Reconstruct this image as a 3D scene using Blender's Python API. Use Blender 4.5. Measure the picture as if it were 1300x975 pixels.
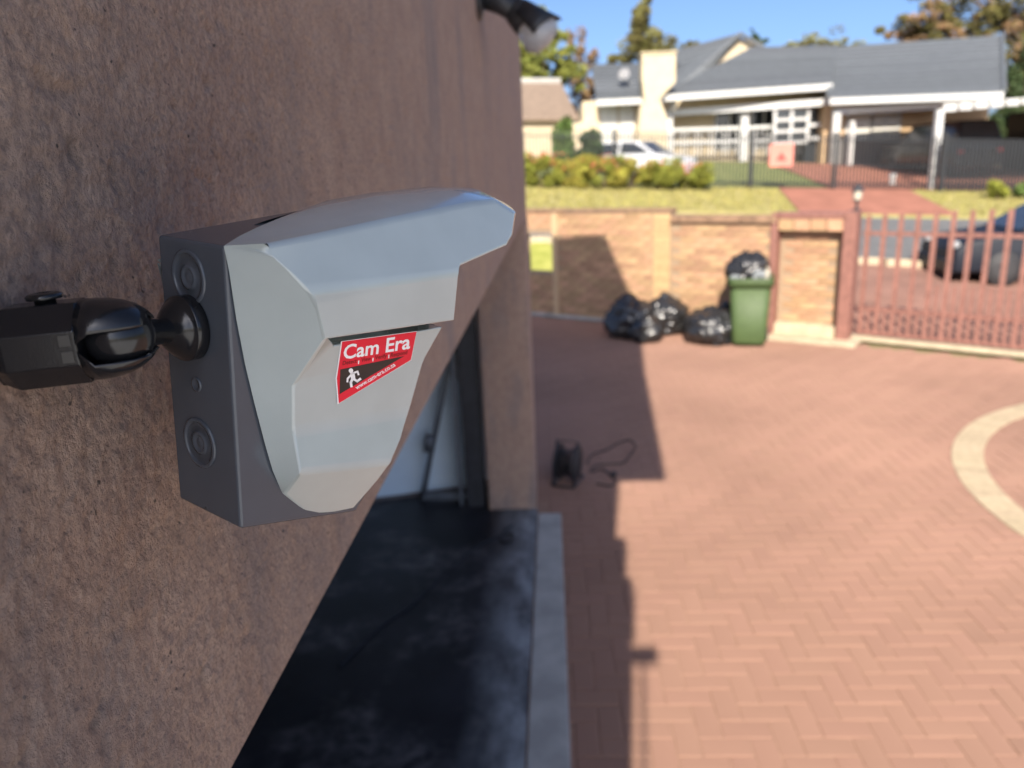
import bpy, bmesh, math, random
from mathutils import Vector, Matrix, noise
random.seed(7)
for o in list(bpy.data.objects): bpy.data.objects.remove(o)
S = bpy.context.scene; C = S.collection
V = Vector; rad = math.radians

# ------------------------------------------------------------------ camera
FPX, CX, CY, EYE = 970.0, 650.0, 487.5, 2.55          # pixels of the 1300 x 975 photograph
R = Matrix(((0.9980324, -0.0300243, -0.0550447), (0.0445181, -0.2788875, 0.9592914), (-0.0441533, -0.9598543, -0.2770021)))
cd = bpy.data.cameras.new('camera'); cam = bpy.data.objects.new('camera', cd); C.objects.link(cam); S.camera = cam
cd.sensor_width = 36; cd.lens = FPX/1300*36; cd.clip_start = 0.01; cd.clip_end = 2000
rt, up, bk = R @ V((1,0,0)), R @ V((0,-1,0)), R @ V((0,0,-1))
cam.matrix_world = Matrix(((rt.x,up.x,bk.x,0),(rt.y,up.y,bk.y,0),(rt.z,up.z,bk.z,EYE),(0,0,0,1)))
cd.dof.use_dof = True; cd.dof.focus_distance = 0.375; cd.dof.aperture_fstop = 8.4
EYEV = V((0,0,EYE))
def ray(px, py): return R @ V(((px-CX)/FPX, (py-CY)/FPX, 1))
def hit(px, py, nrm, p0):
    d = ray(px, py); return EYEV + d*((V(p0)-EYEV).dot(V(nrm))/d.dot(V(nrm)))
def at(px, py, Y): return hit(px, py, (0,1,0), (0,Y,0))   # point of the place seen at that spot, Y metres ahead
def gnd(px, py, z=0): return hit(px, py, (0,0,1), (0,0,z))

# ------------------------------------------------------------------ light
EL, AZ = rad(36), rad(6.5)
w = bpy.data.worlds.new('World'); S.world = w; w.use_nodes = True
nt = w.node_tree; bg = nt.nodes['Background']; sky = nt.nodes.new('ShaderNodeTexSky')
sky.sky_type = 'NISHITA'; sky.sun_disc = False; sky.sun_elevation = EL; sky.sun_rotation = math.pi+AZ
sky.altitude = 1500; sky.air_density = 0.7; sky.dust_density = 8.0; sky.ozone_density = 5.0
nt.links.new(sky.outputs[0], bg.inputs[0]); bg.inputs[1].default_value = 0.12
sl = bpy.data.lights.new('sun', 'SUN'); sl.energy = 4.9; sl.angle = rad(0.53); sl.color = (1, 0.91, 0.78)
sun = bpy.data.objects.new('sun', sl); C.objects.link(sun)
SD = V((math.sin(AZ)*math.cos(EL), math.cos(AZ)*math.cos(EL), -math.sin(EL)))
sun.rotation_euler = SD.to_track_quat('-Z', 'Y').to_euler(); sun.location = (0, -20, 30)
vs = S.view_settings; vs.view_transform = 'Standard'; vs.look = 'None'; vs.gamma = 1; vs.use_curve_mapping = False
vs.exposure = 0.85

# ------------------------------------------------------------------ helpers
MATS = {}
def mat(name, col, rough=0.6, var=0.15, scale=8, bump=0.0, bscale=60, col2=None, spec=0.5, metal=0.0, island=0.0, coat=0.0, stretch=(1,1,1), trans=0.0, obj=True):
    if name in MATS: return MATS[name]
    m = bpy.data.materials.new(name); m.use_nodes = True; MATS[name] = m
    n = m.node_tree.nodes; l = m.node_tree.links; b = n['Principled BSDF']
    b.inputs['Diffuse Roughness'].default_value = 0.3 if name in ('paver', 'paver_sand') else 0.0
    b.inputs['Roughness'].default_value = rough; b.inputs['Metallic'].default_value = metal
    b.inputs['Specular IOR Level'].default_value = spec; b.inputs['Coat Weight'].default_value = coat
    if trans: b.inputs['Transmission Weight'].default_value = trans
    tc = n.new('ShaderNodeTexCoord'); mp = n.new('ShaderNodeMapping'); mp.inputs['Scale'].default_value = stretch
    l.new(tc.outputs['Object'], mp.inputs[0])
    nz = n.new('ShaderNodeTexNoise'); nz.inputs['Scale'].default_value = scale; nz.inputs['Detail'].default_value = 6
    l.new(mp.outputs[0], nz.inputs['Vector'])
    rp = n.new('ShaderNodeValToRGB'); c2 = col2 or tuple(min(1, c*(1+var)) for c in col); c1 = col if col2 else tuple(c*(1-var) for c in col)
    rp.color_ramp.elements[0].position = 0.35; rp.color_ramp.elements[1].position = 0.65
    rp.color_ramp.elements[0].color = (*c1, 1); rp.color_ramp.elements[1].color = (*c2, 1)
    l.new(nz.outputs['Fac'], rp.inputs[0]); out = rp.outputs[0]
    if island:
        g = n.new('ShaderNodeNewGeometry'); oi = n.new('ShaderNodeObjectInfo'); ad = n.new('ShaderNodeMath'); ad.operation = 'ADD'
        l.new(g.outputs['Random Per Island'], ad.inputs[0]); l.new(oi.outputs['Random'], ad.inputs[1])
        fr = n.new('ShaderNodeMath'); fr.operation = 'FRACT'; l.new(ad.outputs[0], fr.inputs[0])
        mr = n.new('ShaderNodeMapRange'); mr.inputs[3].default_value = 1-island; mr.inputs[4].default_value = 1+island
        l.new(fr.outputs[0], mr.inputs[0]); hs = n.new('ShaderNodeHueSaturation'); l.new(mr.outputs[0], hs.inputs['Value']); l.new(out, hs.inputs['Color'])
        mh = n.new('ShaderNodeMapRange'); mh.inputs[3].default_value = 0.5-island*0.05; mh.inputs[4].default_value = 0.5+island*0.05
        f2 = n.new('ShaderNodeMath'); f2.operation = 'MULTIPLY'; f2.inputs[1].default_value = 7.3; l.new(fr.outputs[0], f2.inputs[0])
        f3 = n.new('ShaderNodeMath'); f3.operation = 'FRACT'; l.new(f2.outputs[0], f3.inputs[0]); l.new(f3.outputs[0], mh.inputs[0]); l.new(mh.outputs[0], hs.inputs['Hue'])
        out = hs.outputs[0]
    l.new(out, b.inputs['Base Color'])
    if bump:
        n2 = n.new('ShaderNodeTexNoise'); n2.inputs['Scale'].default_value = bscale; n2.inputs['Detail'].default_value = 8
        l.new(mp.outputs[0], n2.inputs['Vector']); bp = n.new('ShaderNodeBump'); bp.inputs['Strength'].default_value = bump; bp.inputs['Distance'].default_value = 0.01
        l.new(n2.outputs['Fac'], bp.inputs['Height']); l.new(bp.outputs[0], b.inputs['Normal'])
    return m

class MB:
    """collects faces; build() links them as one mesh object"""
    def __init__(s): s.v = []; s.f = []
    def poly(s, *p):
        k = len(s.v); s.v += [tuple(q) for q in p]; s.f.append(tuple(range(k, k+len(p)))); return s
    def add(s, v, f):
        k = len(s.v); s.v += [tuple(q) for q in v]; s.f += [tuple(i+k for i in q) for q in f]; return s
    def box(s, a, b, M=None):
        x0,y0,z0 = a; x1,y1,z1 = b
        v = [V(q) for q in ((x0,y0,z0),(x1,y0,z0),(x1,y1,z0),(x0,y1,z0),(x0,y0,z1),(x1,y0,z1),(x1,y1,z1),(x0,y1,z1))]
        if M: v = [M @ q for q in v]
        return s.add(v, [(0,3,2,1),(4,5,6,7),(0,1,5,4),(1,2,6,5),(2,3,7,6),(3,0,4,7)])
    def prism(s, pts, d, flip=False):
        n = len(pts); d = V(d); v = [V(p) for p in pts]+[V(p)+d for p in pts]
        return s.add(v, [tuple(range(n))[::-1], tuple(range(n, 2*n))]+[(i, (i+1)%n, n+(i+1)%n, n+i) for i in range(n)])
    def tube(s, pts, r, seg=8, cap=True):
        pts = [V(p) for p in pts]; rr = r if isinstance(r, (list, tuple)) else [r]*len(pts); k = len(s.v); u = None
        for i, p in enumerate(pts):
            t = (pts[min(i+1,len(pts)-1)]-pts[max(i-1,0)]).normalized()
            if u is None: u = t.orthogonal().normalized()
            u = (u-t*u.dot(t)).normalized(); q = t.cross(u)
            for j in range(seg):
                a = 2*math.pi*j/seg; s.v.append(tuple(p+(u*math.cos(a)+q*math.sin(a))*rr[i]))
        for i in range(len(pts)-1):
            for j in range(seg):
                s.f.append((k+i*seg+j, k+i*seg+(j+1)%seg, k+(i+1)*seg+(j+1)%seg, k+(i+1)*seg+j))
        if cap:
            s.f.append(tuple(k+j for j in range(seg))[::-1]); e = k+(len(pts)-1)*seg; s.f.append(tuple(e+j for j in range(seg)))
        return s
    def bar(s, a, b, r): return s.tube([a, b], r, 4)
    def lathe(s, o, ax, prof, seg=32):
        """prof: (distance along ax, radius)"""
        o = V(o); t = V(ax).normalized(); u = t.orthogonal().normalized(); q = t.cross(u); k = len(s.v); n = len(prof)
        for d, r in prof:
            for j in range(seg):
                a = 2*math.pi*j/seg; s.v.append(tuple(o+t*d+(u*math.cos(a)+q*math.sin(a))*max(r, 2e-6)))
        for i in range(n-1):
            for j in range(seg): s.f.append((k+i*seg+j, k+i*seg+(j+1)%seg, k+(i+1)*seg+(j+1)%seg, k+(i+1)*seg+j))
        return s
    def build(s, name, m, parent=None, smooth=False, bevel=0, seg=2, ang=30):
        me = bpy.data.meshes.new(name); me.from_pydata(s.v, [], s.f); me.update()
        bm = bmesh.new(); bm.from_mesh(me); bmesh.ops.remove_doubles(bm, verts=bm.verts, dist=1e-6); bmesh.ops.recalc_face_normals(bm, faces=bm.faces); bm.to_mesh(me); bm.free()
        return link(name, me, m, parent, smooth, bevel, seg, ang)
def link(name, me, m, parent=None, smooth=False, bevel=0, seg=2, ang=30):
    o = bpy.data.objects.new(name, me); C.objects.link(o)
    if m is not None and not me.materials: me.materials.append(m)
    if parent is not None: o.parent = parent; o.matrix_parent_inverse = wm(parent).inverted()
    if smooth: me.polygons.foreach_set('use_smooth', [True]*len(me.polygons))
    if bevel:
        b = o.modifiers.new('bevel', 'BEVEL'); b.width = bevel; b.segments = seg; b.limit_method = 'ANGLE'; b.angle_limit = rad(ang)
    return o
def wm(o): return o.matrix_parent_inverse @ o.matrix_basis if False else (wm(o.parent) @ o.matrix_parent_inverse @ o.matrix_basis if o.parent else o.matrix_basis.copy())
def thing(name, label, cat, loc=(0,0,0), group=None):
    o = bpy.data.objects.new(name, None); C.objects.link(o); o.location = loc; o.empty_display_size = 0.1
    return tag(o, label, cat, group)
def tag(o, label, cat, group=None):
    o['label'] = label; o['category'] = cat
    if group: o['group'] = group
    return o
def struct(o): o['kind'] = 'structure'; return o
def stuff(o): o['kind'] = 'stuff'; return o

# ------------------------------------------------------------------ materials
M = dict(
 pav=mat('paver', (0.290,0.170,0.125), 0.88, 0.12, 0.5, 0.1, 120, island=0.03, spec=0.2),
 joint=mat('paver_sand', (0.31,0.195,0.143), 0.95, 0.15, 30, spec=0.1),
 cream=mat('cream_paver', (0.47,0.375,0.25), 0.85, 0.1, 20, 0.1, 120, island=0.08, spec=0.2),
 brick=mat('face_brick', (0.43,0.265,0.155), 0.85, 0.12, 20, 0.2, 120, island=0.20, spec=0.2),
 mortar=mat('mortar', (0.33,0.24,0.16), 0.95, 0.1, 30, spec=0.1),
 coping=mat('coping', (0.25,0.155,0.095), 0.9, 0.25, 9, 0.2, 80),
 concrete=mat('concrete', (0.40,0.39,0.36), 0.9, 0.14, 6, 0.1, 120),
 plinth=mat('cream_plinth', (0.47,0.39,0.27), 0.85, 0.12, 8),
 redsteel=mat('red_oxide_steel', (0.245,0.115,0.09), 0.55, 0.15, 12),
 green=mat('green_plastic', (0.060,0.098,0.031), 0.62, 0.07, 10),
 greend=mat('dark_green_plastic', (0.052,0.084,0.027), 0.62, 0.07, 10),
 bag=mat('black_bag', (0.020,0.020,0.021), 0.22, 0.2, 14, 0.6, 22, spec=0.8),
 rubber=mat('black_rubber', (0.02,0.02,0.022), 0.6, 0.1, 10),
 white=mat('white_paint', (0.53,0.53,0.515), 0.5, 0.05, 6),
 black=mat('black_paint', (0.02,0.022,0.025), 0.45, 0.1, 8),
 wallc=mat('cream_wall', (0.54,0.45,0.31), 0.85, 0.06, 3),
 wallt=mat('tan_wall', (0.52,0.36,0.21), 0.85, 0.06, 3),
 tile=mat('grey_roof_tile', (0.105,0.115,0.125), 0.6, 0.08, 4, island=0.12),
 glass=mat('dark_window', (0.03,0.035,0.04), 0.1, 0.1, 2, spec=0.8),
 curtain=mat('curtain', (0.62,0.60,0.55), 0.9, 0.08, 10),
 grass=mat('verge_grass', (0.27,0.24,0.085), 0.95, 0.2, 3, col2=(0.37,0.32,0.14), spec=0.1),
 lawn=mat('lawn', (0.15,0.18,0.07), 0.95, 0.2, 3, col2=(0.24,0.25,0.10), spec=0.1),
 earth=mat('ground_earth', (0.22,0.19,0.10), 0.95, 0.2, 1, spec=0.1),
 lawn2=mat('near_lawn', (0.25,0.27,0.06), 0.95, 0.2, 3, col2=(0.36,0.36,0.10), spec=0.1),
 asphalt=mat('asphalt', (0.15,0.15,0.15), 0.9, 0.12, 3, spec=0.2),
 redpave=mat('red_paving', (0.34,0.15,0.105), 0.9, 0.15, 2, spec=0.2), apron=mat('apron_paving', (0.27,0.15,0.115), 0.9, 0.15, 2, spec=0.2),
 bark=mat('bark', (0.13,0.095,0.07), 0.9, 0.25, 12, 0.3, 40),
)
def plastic(name, col, rough, var=0.03): return mat(name, col, rough, var, 40, 0.02, 900, spec=0.5)
M['cover'] = mat('grey_housing', (0.40,0.455,0.445), 0.22, 0.03, 40, 0.02, 900, spec=0.5, coat=0.8); M['cover'].node_tree.nodes['Principled BSDF'].inputs['Coat Roughness'].default_value = 0.07
M['base'] = plastic('charcoal_housing', (0.066,0.076,0.092), 0.20)
M['blackp'] = plastic('black_bracket', (0.010,0.0105,0.012), 0.17)

# plaster of the near wall: pitted, streaked brown paint
def plaster():
    m = bpy.data.materials.new('brown_plaster'); m.use_nodes = True; n = m.node_tree.nodes; l = m.node_tree.links; b = n['Principled BSDF']
    b.inputs['Roughness'].default_value = 0.8; b.inputs['Specular IOR Level'].default_value = 0.3
    tc = n.new('ShaderNodeTexCoord')
    def nz(sc, st=(1,1,1), det=6, ro=0.55):
        mp = n.new('ShaderNodeMapping'); mp.inputs['Scale'].default_value = st; l.new(tc.outputs['Object'], mp.inputs[0])
        t = n.new('ShaderNodeTexNoise'); t.inputs['Scale'].default_value = sc; t.inputs['Detail'].default_value = det; t.inputs['Roughness'].default_value = ro
        l.new(mp.outputs[0], t.inputs['Vector']); return t.outputs['Fac']
    def ramp(x, a, b_, c0, c1):
        r = n.new('ShaderNodeValToRGB'); r.color_ramp.elements[0].position = a; r.color_ramp.elements[1].position = b_
        r.color_ramp.elements[0].color = (*c0,1); r.color_ramp.elements[1].color = (*c1,1); l.new(x, r.inputs[0]); return r.outputs[0]
    def mix(f, a, b_):
        x = n.new('ShaderNodeMix'); x.data_type = 'RGBA'; l.new(f, x.inputs[0]); l.new(a, x.inputs[6])
        if isinstance(b_, tuple): x.inputs[7].default_value = (*b_,1)
        else: l.new(b_, x.inputs[7])
        return x.outputs[2]
    base = ramp(nz(26, (1,1,0.8)), 0.35, 0.68, (0.50,0.345,0.265), (0.61,0.435,0.335))
    c = mix(ramp(nz(300, (1,1,0.85), 6, 0.7), 0.46, 0.60, (0,0,0), (0.6,0.6,0.6)), base, (0.27,0.20,0.168))
    c = mix(ramp(nz(70, (1,1,0.6), 6, .65), 0.55, 0.72, (0,0,0), (0.5,0.5,0.5)), c, (0.54,0.35,0.235))
    c = mix(ramp(nz(42, (1,1,0.7), 6, .65), 0.57, 0.72, (0,0,0), (0.5,0.5,0.5)), c, (0.23,0.195,0.19))
    c = mix(ramp(nz(150, (1,1,0.9), 2, .5), 0.70, 0.75, (0,0,0), (0.85,0.85,0.85)), c, (0.06,0.05,0.047))
    c = mix(ramp(nz(7, (1,1.0,0.30), 5), 0.5, 0.72, (0,0,0), (0.6,0.6,0.6)), c, (0.27,0.245,0.245))
    l.new(c, b.inputs['Base Color'])
    h1 = nz(420, (1,1,0.85), 8, 0.7); h2 = nz(110, (1,1,0.7), 6, 0.6)
    ad = n.new('ShaderNodeMath'); ad.operation = 'MULTIPLY_ADD'; l.new(h2, ad.inputs[0]); ad.inputs[1].default_value = 1.5; l.new(h1, ad.inputs[2])
    bp = n.new('ShaderNodeBump'); bp.inputs['Strength'].default_value = 1.0; bp.inputs['Distance'].default_value = 0.0072
    l.new(ad.outputs[0], bp.inputs['Height']); l.new(bp.outputs[0], b.inputs['Normal'])
    return m
M['plaster'] = plaster()
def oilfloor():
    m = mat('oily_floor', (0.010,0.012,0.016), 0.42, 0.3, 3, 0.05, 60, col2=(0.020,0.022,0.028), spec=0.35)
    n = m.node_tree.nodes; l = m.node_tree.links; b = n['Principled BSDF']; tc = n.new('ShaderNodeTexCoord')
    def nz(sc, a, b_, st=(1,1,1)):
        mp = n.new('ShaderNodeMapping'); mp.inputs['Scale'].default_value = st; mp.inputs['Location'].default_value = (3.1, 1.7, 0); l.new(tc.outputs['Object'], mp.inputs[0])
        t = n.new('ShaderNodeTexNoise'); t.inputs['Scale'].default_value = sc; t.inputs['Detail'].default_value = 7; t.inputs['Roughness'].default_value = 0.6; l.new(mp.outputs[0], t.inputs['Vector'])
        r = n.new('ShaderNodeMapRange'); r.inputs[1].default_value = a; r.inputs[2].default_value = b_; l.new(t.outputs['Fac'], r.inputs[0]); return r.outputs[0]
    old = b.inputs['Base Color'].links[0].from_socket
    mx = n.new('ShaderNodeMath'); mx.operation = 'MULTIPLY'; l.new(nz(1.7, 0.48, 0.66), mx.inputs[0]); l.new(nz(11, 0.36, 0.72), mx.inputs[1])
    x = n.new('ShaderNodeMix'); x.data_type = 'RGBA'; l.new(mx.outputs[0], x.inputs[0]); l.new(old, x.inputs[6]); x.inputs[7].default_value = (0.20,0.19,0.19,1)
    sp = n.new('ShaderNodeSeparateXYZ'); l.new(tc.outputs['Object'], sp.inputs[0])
    sky_wear = n.new('ShaderNodeMapRange'); sky_wear.inputs[1].default_value = -0.50; sky_wear.inputs[2].default_value = -0.22; l.new(sp.outputs[0], sky_wear.inputs[0])  # worn edge, with sky light from the doorway painted into its colour
    w2 = n.new('ShaderNodeMath'); w2.operation = 'MULTIPLY'; l.new(sky_wear.outputs[0], w2.inputs[0]); l.new(nz(6, 0.30, 0.62, (1,.5,1)), w2.inputs[1])
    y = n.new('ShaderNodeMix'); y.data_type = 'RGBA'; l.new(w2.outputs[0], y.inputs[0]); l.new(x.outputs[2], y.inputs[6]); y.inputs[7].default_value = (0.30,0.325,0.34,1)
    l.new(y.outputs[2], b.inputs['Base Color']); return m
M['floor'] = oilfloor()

# ------------------------------------------------------------------ terrain
GY = [(-100,0.36),(10,0.36),(15,0.69),(21,1.40),(25,1.82),(30,2.35),(35,2.75),(60,3.3),(400,8)]
WD = V((0.838,-0.545,0)).normalized(); WP = V((3.156,10.893,0)); WN = V((WD.y,-WD.x,0))   # boundary wall line; WN points to the yard
def hz(x, y):
    s = y+0.65*(x-3.156)-10.893
    if s <= 0.3: return 0.0
    for (a, p), (b, q) in zip(GY, GY[1:]):
        if a <= y <= b: g = p+(q-p)*(y-a)/(b-a); break
    else: g = GY[-1][1]
    h = max(0.0, g-0.06*max(-15, min(x, 22))); k = min(1, (s-0.3)/3.2)
    return h*k
def frange(a, b, st): n = max(1, int(round((b-a)/st))); return [a+(b-a)*i/n for i in range(n+1)]
def sheet(name, m, x0, x1, y0, y1, dz, st=0.5, edge=None):
    b = MB(); xs, ys = frange(x0, x1, st), frange(y0, y1, st); nx = len(xs)
    v = []
    for y in ys:
        for x in xs:
            xx = x if edge is None else edge(x, y); v.append((xx, y, hz(xx, y)+dz))
    b.add(v, [(j*nx+i, j*nx+i+1, (j+1)*nx+i+1, (j+1)*nx+i) for j in range(len(ys)-1) for i in range(nx-1)])
    return b.build(name, m, None, True)
# one big ground sheet, finer near the street
b = MB(); xs = [-300,-120,-60,-30,-20]+frange(-15,22,1)+[30,45,70,130,300]; ys = [-150,-60,-20,-5]+frange(0,40,0.5)+[45,52,60,80,120,200,400]
nx = len(xs); b.add([(x, y, hz(x, y)-0.05) for y in ys for x in xs], [(j*nx+i, j*nx+i+1, (j+1)*nx+i+1, (j+1)*nx+i) for j in range(len(ys)-1) for i in range(nx-1)])
struct(b.build('ground', M['earth'], None, True))
def ey(x): return 16.6-0.21*x                                  # near edge of the road
def wyl(x): return 10.893-0.65*(x-3.156)+0.27
def band(name, m, x0, x1, f0, f1, dz, nx=40, ny=16):
    xs_ = frange(x0, x1, (x1-x0)/nx); v = []
    for j in range(ny+1):
        for x in xs_: y = f0(x)+(f1(x)-f0(x))*j/ny; v.append((x, y, hz(x, y)+dz))
    n_ = len(xs_); return MB().add(v, [(j*n_+i, j*n_+i+1, (j+1)*n_+i+1, (j+1)*n_+i) for j in range(ny) for i in range(n_-1)]).build(name, m, None, True)
struct(band('street_apron', M['apron'], 2.6, 14, wyl, ey, 0.0))
struct(band('near_verge', M['lawn2'], -8, 2.6, wyl, ey, 0.0))
struct(band('road', M['asphalt'], -15, 22, ey, lambda x: 20.4, 0.0))
struct(sheet('grass_verge', M['grass'], -15, 22, 20.4, 25.2, 0.03))
struct(sheet('front_lawn', M['lawn'], -15, 11.2, 25.2, 34, -0.01))
dv = at(1052,262,21).x, at(1190,262,21).x
struct(sheet('red_driveway', M['redpave'], dv[0]-0.9, dv[1]+0.3, 20.4, 25.2, 0.06, edge=lambda x, y: x+(y-20.4)*0.16))
struct(sheet('red_courtyard', M['redpave'], 9.0, 20, 25.2, 33.5, 0.03))
kb = MB(); ke = MB()
for x in frange(-15, 21.5, 0.5):
    for mb, y in ((kb, ey(x)), (ke, 20.36)):
        hh = 0.12 if mb is kb else 0.07; p0, p1 = hz(x, y), hz(x+0.5, y)
        mb.add([(x,y-.07,p0-.05),(x+.5,y-.07,p1-.05),(x+.5,y+.07,p1-.05),(x,y+.07,p0-.05),(x,y-.07,p0+hh),(x+.5,y-.07,p1+hh),(x+.5,y+.07,p1+hh),(x,y+.07,p0+hh)], [(4,5,6,7),(0,1,5,4),(2,3,7,6)])
struct(kb.build('kerb', M['plinth'])); struct(ke.build('kerb', M['grass']))

# ------------------------------------------------------------------ driveway of herringbone pavers
drv = MB().poly((-8,-0.5,-0.0055),(14,-0.5,-0.0055),(14,2,-0.0055),(9.5,6.45,-0.0055),(3.156,10.78,-0.0055),(-8,18.0,-0.0055)).build('driveway', M['joint']); struct(drv)
struct(MB().poly((-0.2,-26,-0.004),(14,-26,-0.004),(14,-0.505,-0.004),(-0.2,-0.505,-0.004)).build('bounce_ground', mat('pale_bounce', (0.78,0.78,0.76), 0.9, 0.08, 2)))
A = 0.1125; G = 0.0045
RC = V((5.05,5.62,0)); R1 = 1.84; R0 = 1.60     # cream ring: fitted below
def circ(p, q, r):
    ax, ay, bx, by, cx, cy = p.x, p.y, q.x, q.y, r.x, r.y
    d = 2*(ax*(by-cy)+bx*(cy-ay)+cx*(ay-by))
    ux = ((ax*ax+ay*ay)*(by-cy)+(bx*bx+by*by)*(cy-ay)+(cx*cx+cy*cy)*(ay-by))/d
    uy = ((ax*ax+ay*ay)*(cx-bx)+(bx*bx+by*by)*(ax-cx)+(cx*cx+cy*cy)*(bx-ax))/d
    c = V((ux, uy, 0)); return c, (c-V((ax, ay, 0))).length
RC, R1 = circ(gnd(1300,513), gnd(1208,575), gnd(1300,682)); R0 = R1-0.235
def paver_mesh(name, l, wd):
    h = 0.0045; v = [(-l/2,-wd/2,-.02),(l/2,-wd/2,-.02),(l/2,wd/2,-.02),(-l/2,wd/2,-.02),(-l/2,-wd/2,-h),(l/2,-wd/2,-h),(l/2,wd/2,-h),(-l/2,wd/2,-h),(-l/2+h,-wd/2+h,0),(l/2-h,-wd/2+h,0),(l/2-h,wd/2-h,0),(-l/2+h,wd/2-h,0)]
    f = [(0,1,5,4),(1,2,6,5),(2,3,7,6),(3,0,4,7),(4,5,9,8),(5,6,10,9),(6,7,11,10),(7,4,8,11),(8,9,10,11)]
    me = bpy.data.meshes.new(name); me.from_pydata(v, [], f); me.update(); me.materials.append(M['pav']); return me, v, f
pm, PVv, PVf = paver_mesh('paver', 2*A-G, A-G)
cand = []
for i in range(-12, 95):
    for j in range(6, 125):
        k = (i-j) % 4
        if k == 0: c, hor = ((i+1)*A, (j+.5)*A), True
        elif k == 3: c, hor = ((i+.5)*A, (j+1)*A), False
        else: continue
        x, y = c; x += 0.045
        if x < -0.02 and y < 5.42: continue
        if x < -1.2 or x > 0.72*y+1.6: continue
        s = y+0.65*(x-3.156)-10.893
        if s > -0.12: continue
        q = (V((x, y, 0))-RC).length
        if R0+0.09 < q < R1-0.09: continue
        cand.append((math.hypot(y-2.6, x*0.5), x, y, hor))
cand.sort()
rest = MB()
for n_, (_, x, y, hor) in enumerate(cand):
    z = random.uniform(-0.0012, 0.0015); tilt = random.uniform(-.008,.008), random.uniform(-.008,.008); rz = (0 if hor else math.pi/2)+random.uniform(-.012,.012)
    if n_ < 300 and 0 < x < 0.72*y and y > 2.55:
        o = link('paver', pm, None, drv); o.location = (x, y, z); o.rotation_euler = (*tilt, rz)
    else:
        Mx = Matrix.Translation((x, y, z)) @ Matrix.Rotation(rz, 4, 'Z') @ Matrix.Rotation(tilt[0], 4, 'X') @ Matrix.Rotation(tilt[1], 4, 'Y'); rest.add([Mx @ V(q) for q in PVv], PVf)
me = bpy.data.meshes.new('paver_field'); me.from_pydata(rest.v, [], rest.f); me.update(); stuff(link('paver_field', me, M['pav'], drv))
na = int(2*math.pi*R1/0.12)
for k in range(na):
    a0, a1 = 2*math.pi*(k+.02)/na, 2*math.pi*(k+.98)/na
    P = lambda r, a, z: (RC.x+r*math.cos(a), RC.y+r*math.sin(a), z)
    mid = V(P(R1, a0, 0))
    if mid.x > 0.72*mid.y+1.5: continue
    MB().add([P(R0,a0,-.02),P(R1,a0,-.02),P(R1,a1,-.02),P(R0,a1,-.02),P(R0,a0,.007),P(R1,a0,.007),P(R1,a1,.007),P(R0,a1,.007)], [(4,5,6,7),(0,1,5,4),(1,2,6,5),(2,3,7,6),(3,0,4,7)]).build('edging_paver', M['cream'], drv)

# ------------------------------------------------------------------ the garage building (near wall, opening, roofs)
def wx(y): return -0.2245+0.0098*y          # outer face of the wall
LZ, OY0, OY1 = 2.175, -0.9, 5.36             # lintel underside, opening from / to
bld = thing('garage_building', 'brown plastered garage with open doorway filling the left side', 'building', (-3, 2, 0))
# outer face over the doorway as a fine displaced grid near the lens
ysl = frange(0.20,0.70,0.0022)+frange(0.703,0.95,0.004)+frange(0.96,2.0,0.012)[0:]+frange(2.05,OY1+0.45,0.06)[0:]; ysl = [OY0-0.2,-0.4,0.0]+ysl
zsl = frange(LZ,2.72,0.0024)+frange(2.725,2.80,0.01)+[2.9,3.1,3.4,3.8]
def dsp(y, z):
    if z > 2.85: return 0
    p = V((0.3, y*1.0, z*0.75))
    d = noise.fractal(p*130, 0.55, 2.1, 5)*0.0016+noise.noise(p*18)*0.0014+noise.fractal(V((1.7,y,z*0.3))*60, 1, 2, 3)*0.0005
    d -= 0.0040*max(0, noise.noise(V((y*70, z*60, 9.1)))-0.42)/0.4
    return d*max(0, min(1, (z-LZ)/0.02))
b = MB(); ny = len(ysl)
b.add([(wx(y)+dsp(y, z), y, z) for z in zsl for y in ysl], [(j*ny+i, j*ny+i+1, (j+1)*ny+i+1, (j+1)*ny+i) for j in range(len(zsl)-1) for i in range(ny-1)])
b.build('plaster_face', M['plaster'], bld, True)
TH = 0.33
def wallbox(y0, y1, z0, z1, xo=0.0, th=TH):
    a, c = wx(y0)-xo, wx(y1)-xo
    v = [(a-th,y0,z0),(a,y0,z0),(c,y1,z0),(c-th,y1,z0),(a-th,y0,z1),(a,y0,z1),(c,y1,z1),(c-th,y1,z1)]
    return v, [(0,3,2,1),(4,5,6,7),(0,1,5,4),(1,2,6,5),(2,3,7,6),(3,0,4,7)]
MB().add(*wallbox(OY0-0.2, OY1+0.45, LZ+0.001, 3.8, 0.004, TH-0.004)).build('lintel', M['plaster'], bld)
MB().add(*wallbox(OY1, OY1+0.447, -0.1, LZ-0.001, -0.006, 0.36)).build('pillar', M['plaster'], bld, bevel=0.008)
MB().add(*wallbox(-1.95, OY0, -0.1, 3.9, 0.0)).build('wall', M['plaster'], bld); MB().add(*wallbox(-7, -1.953, -0.1, 2.93, 0.0)).build('wall', M['plaster'], bld)
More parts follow.
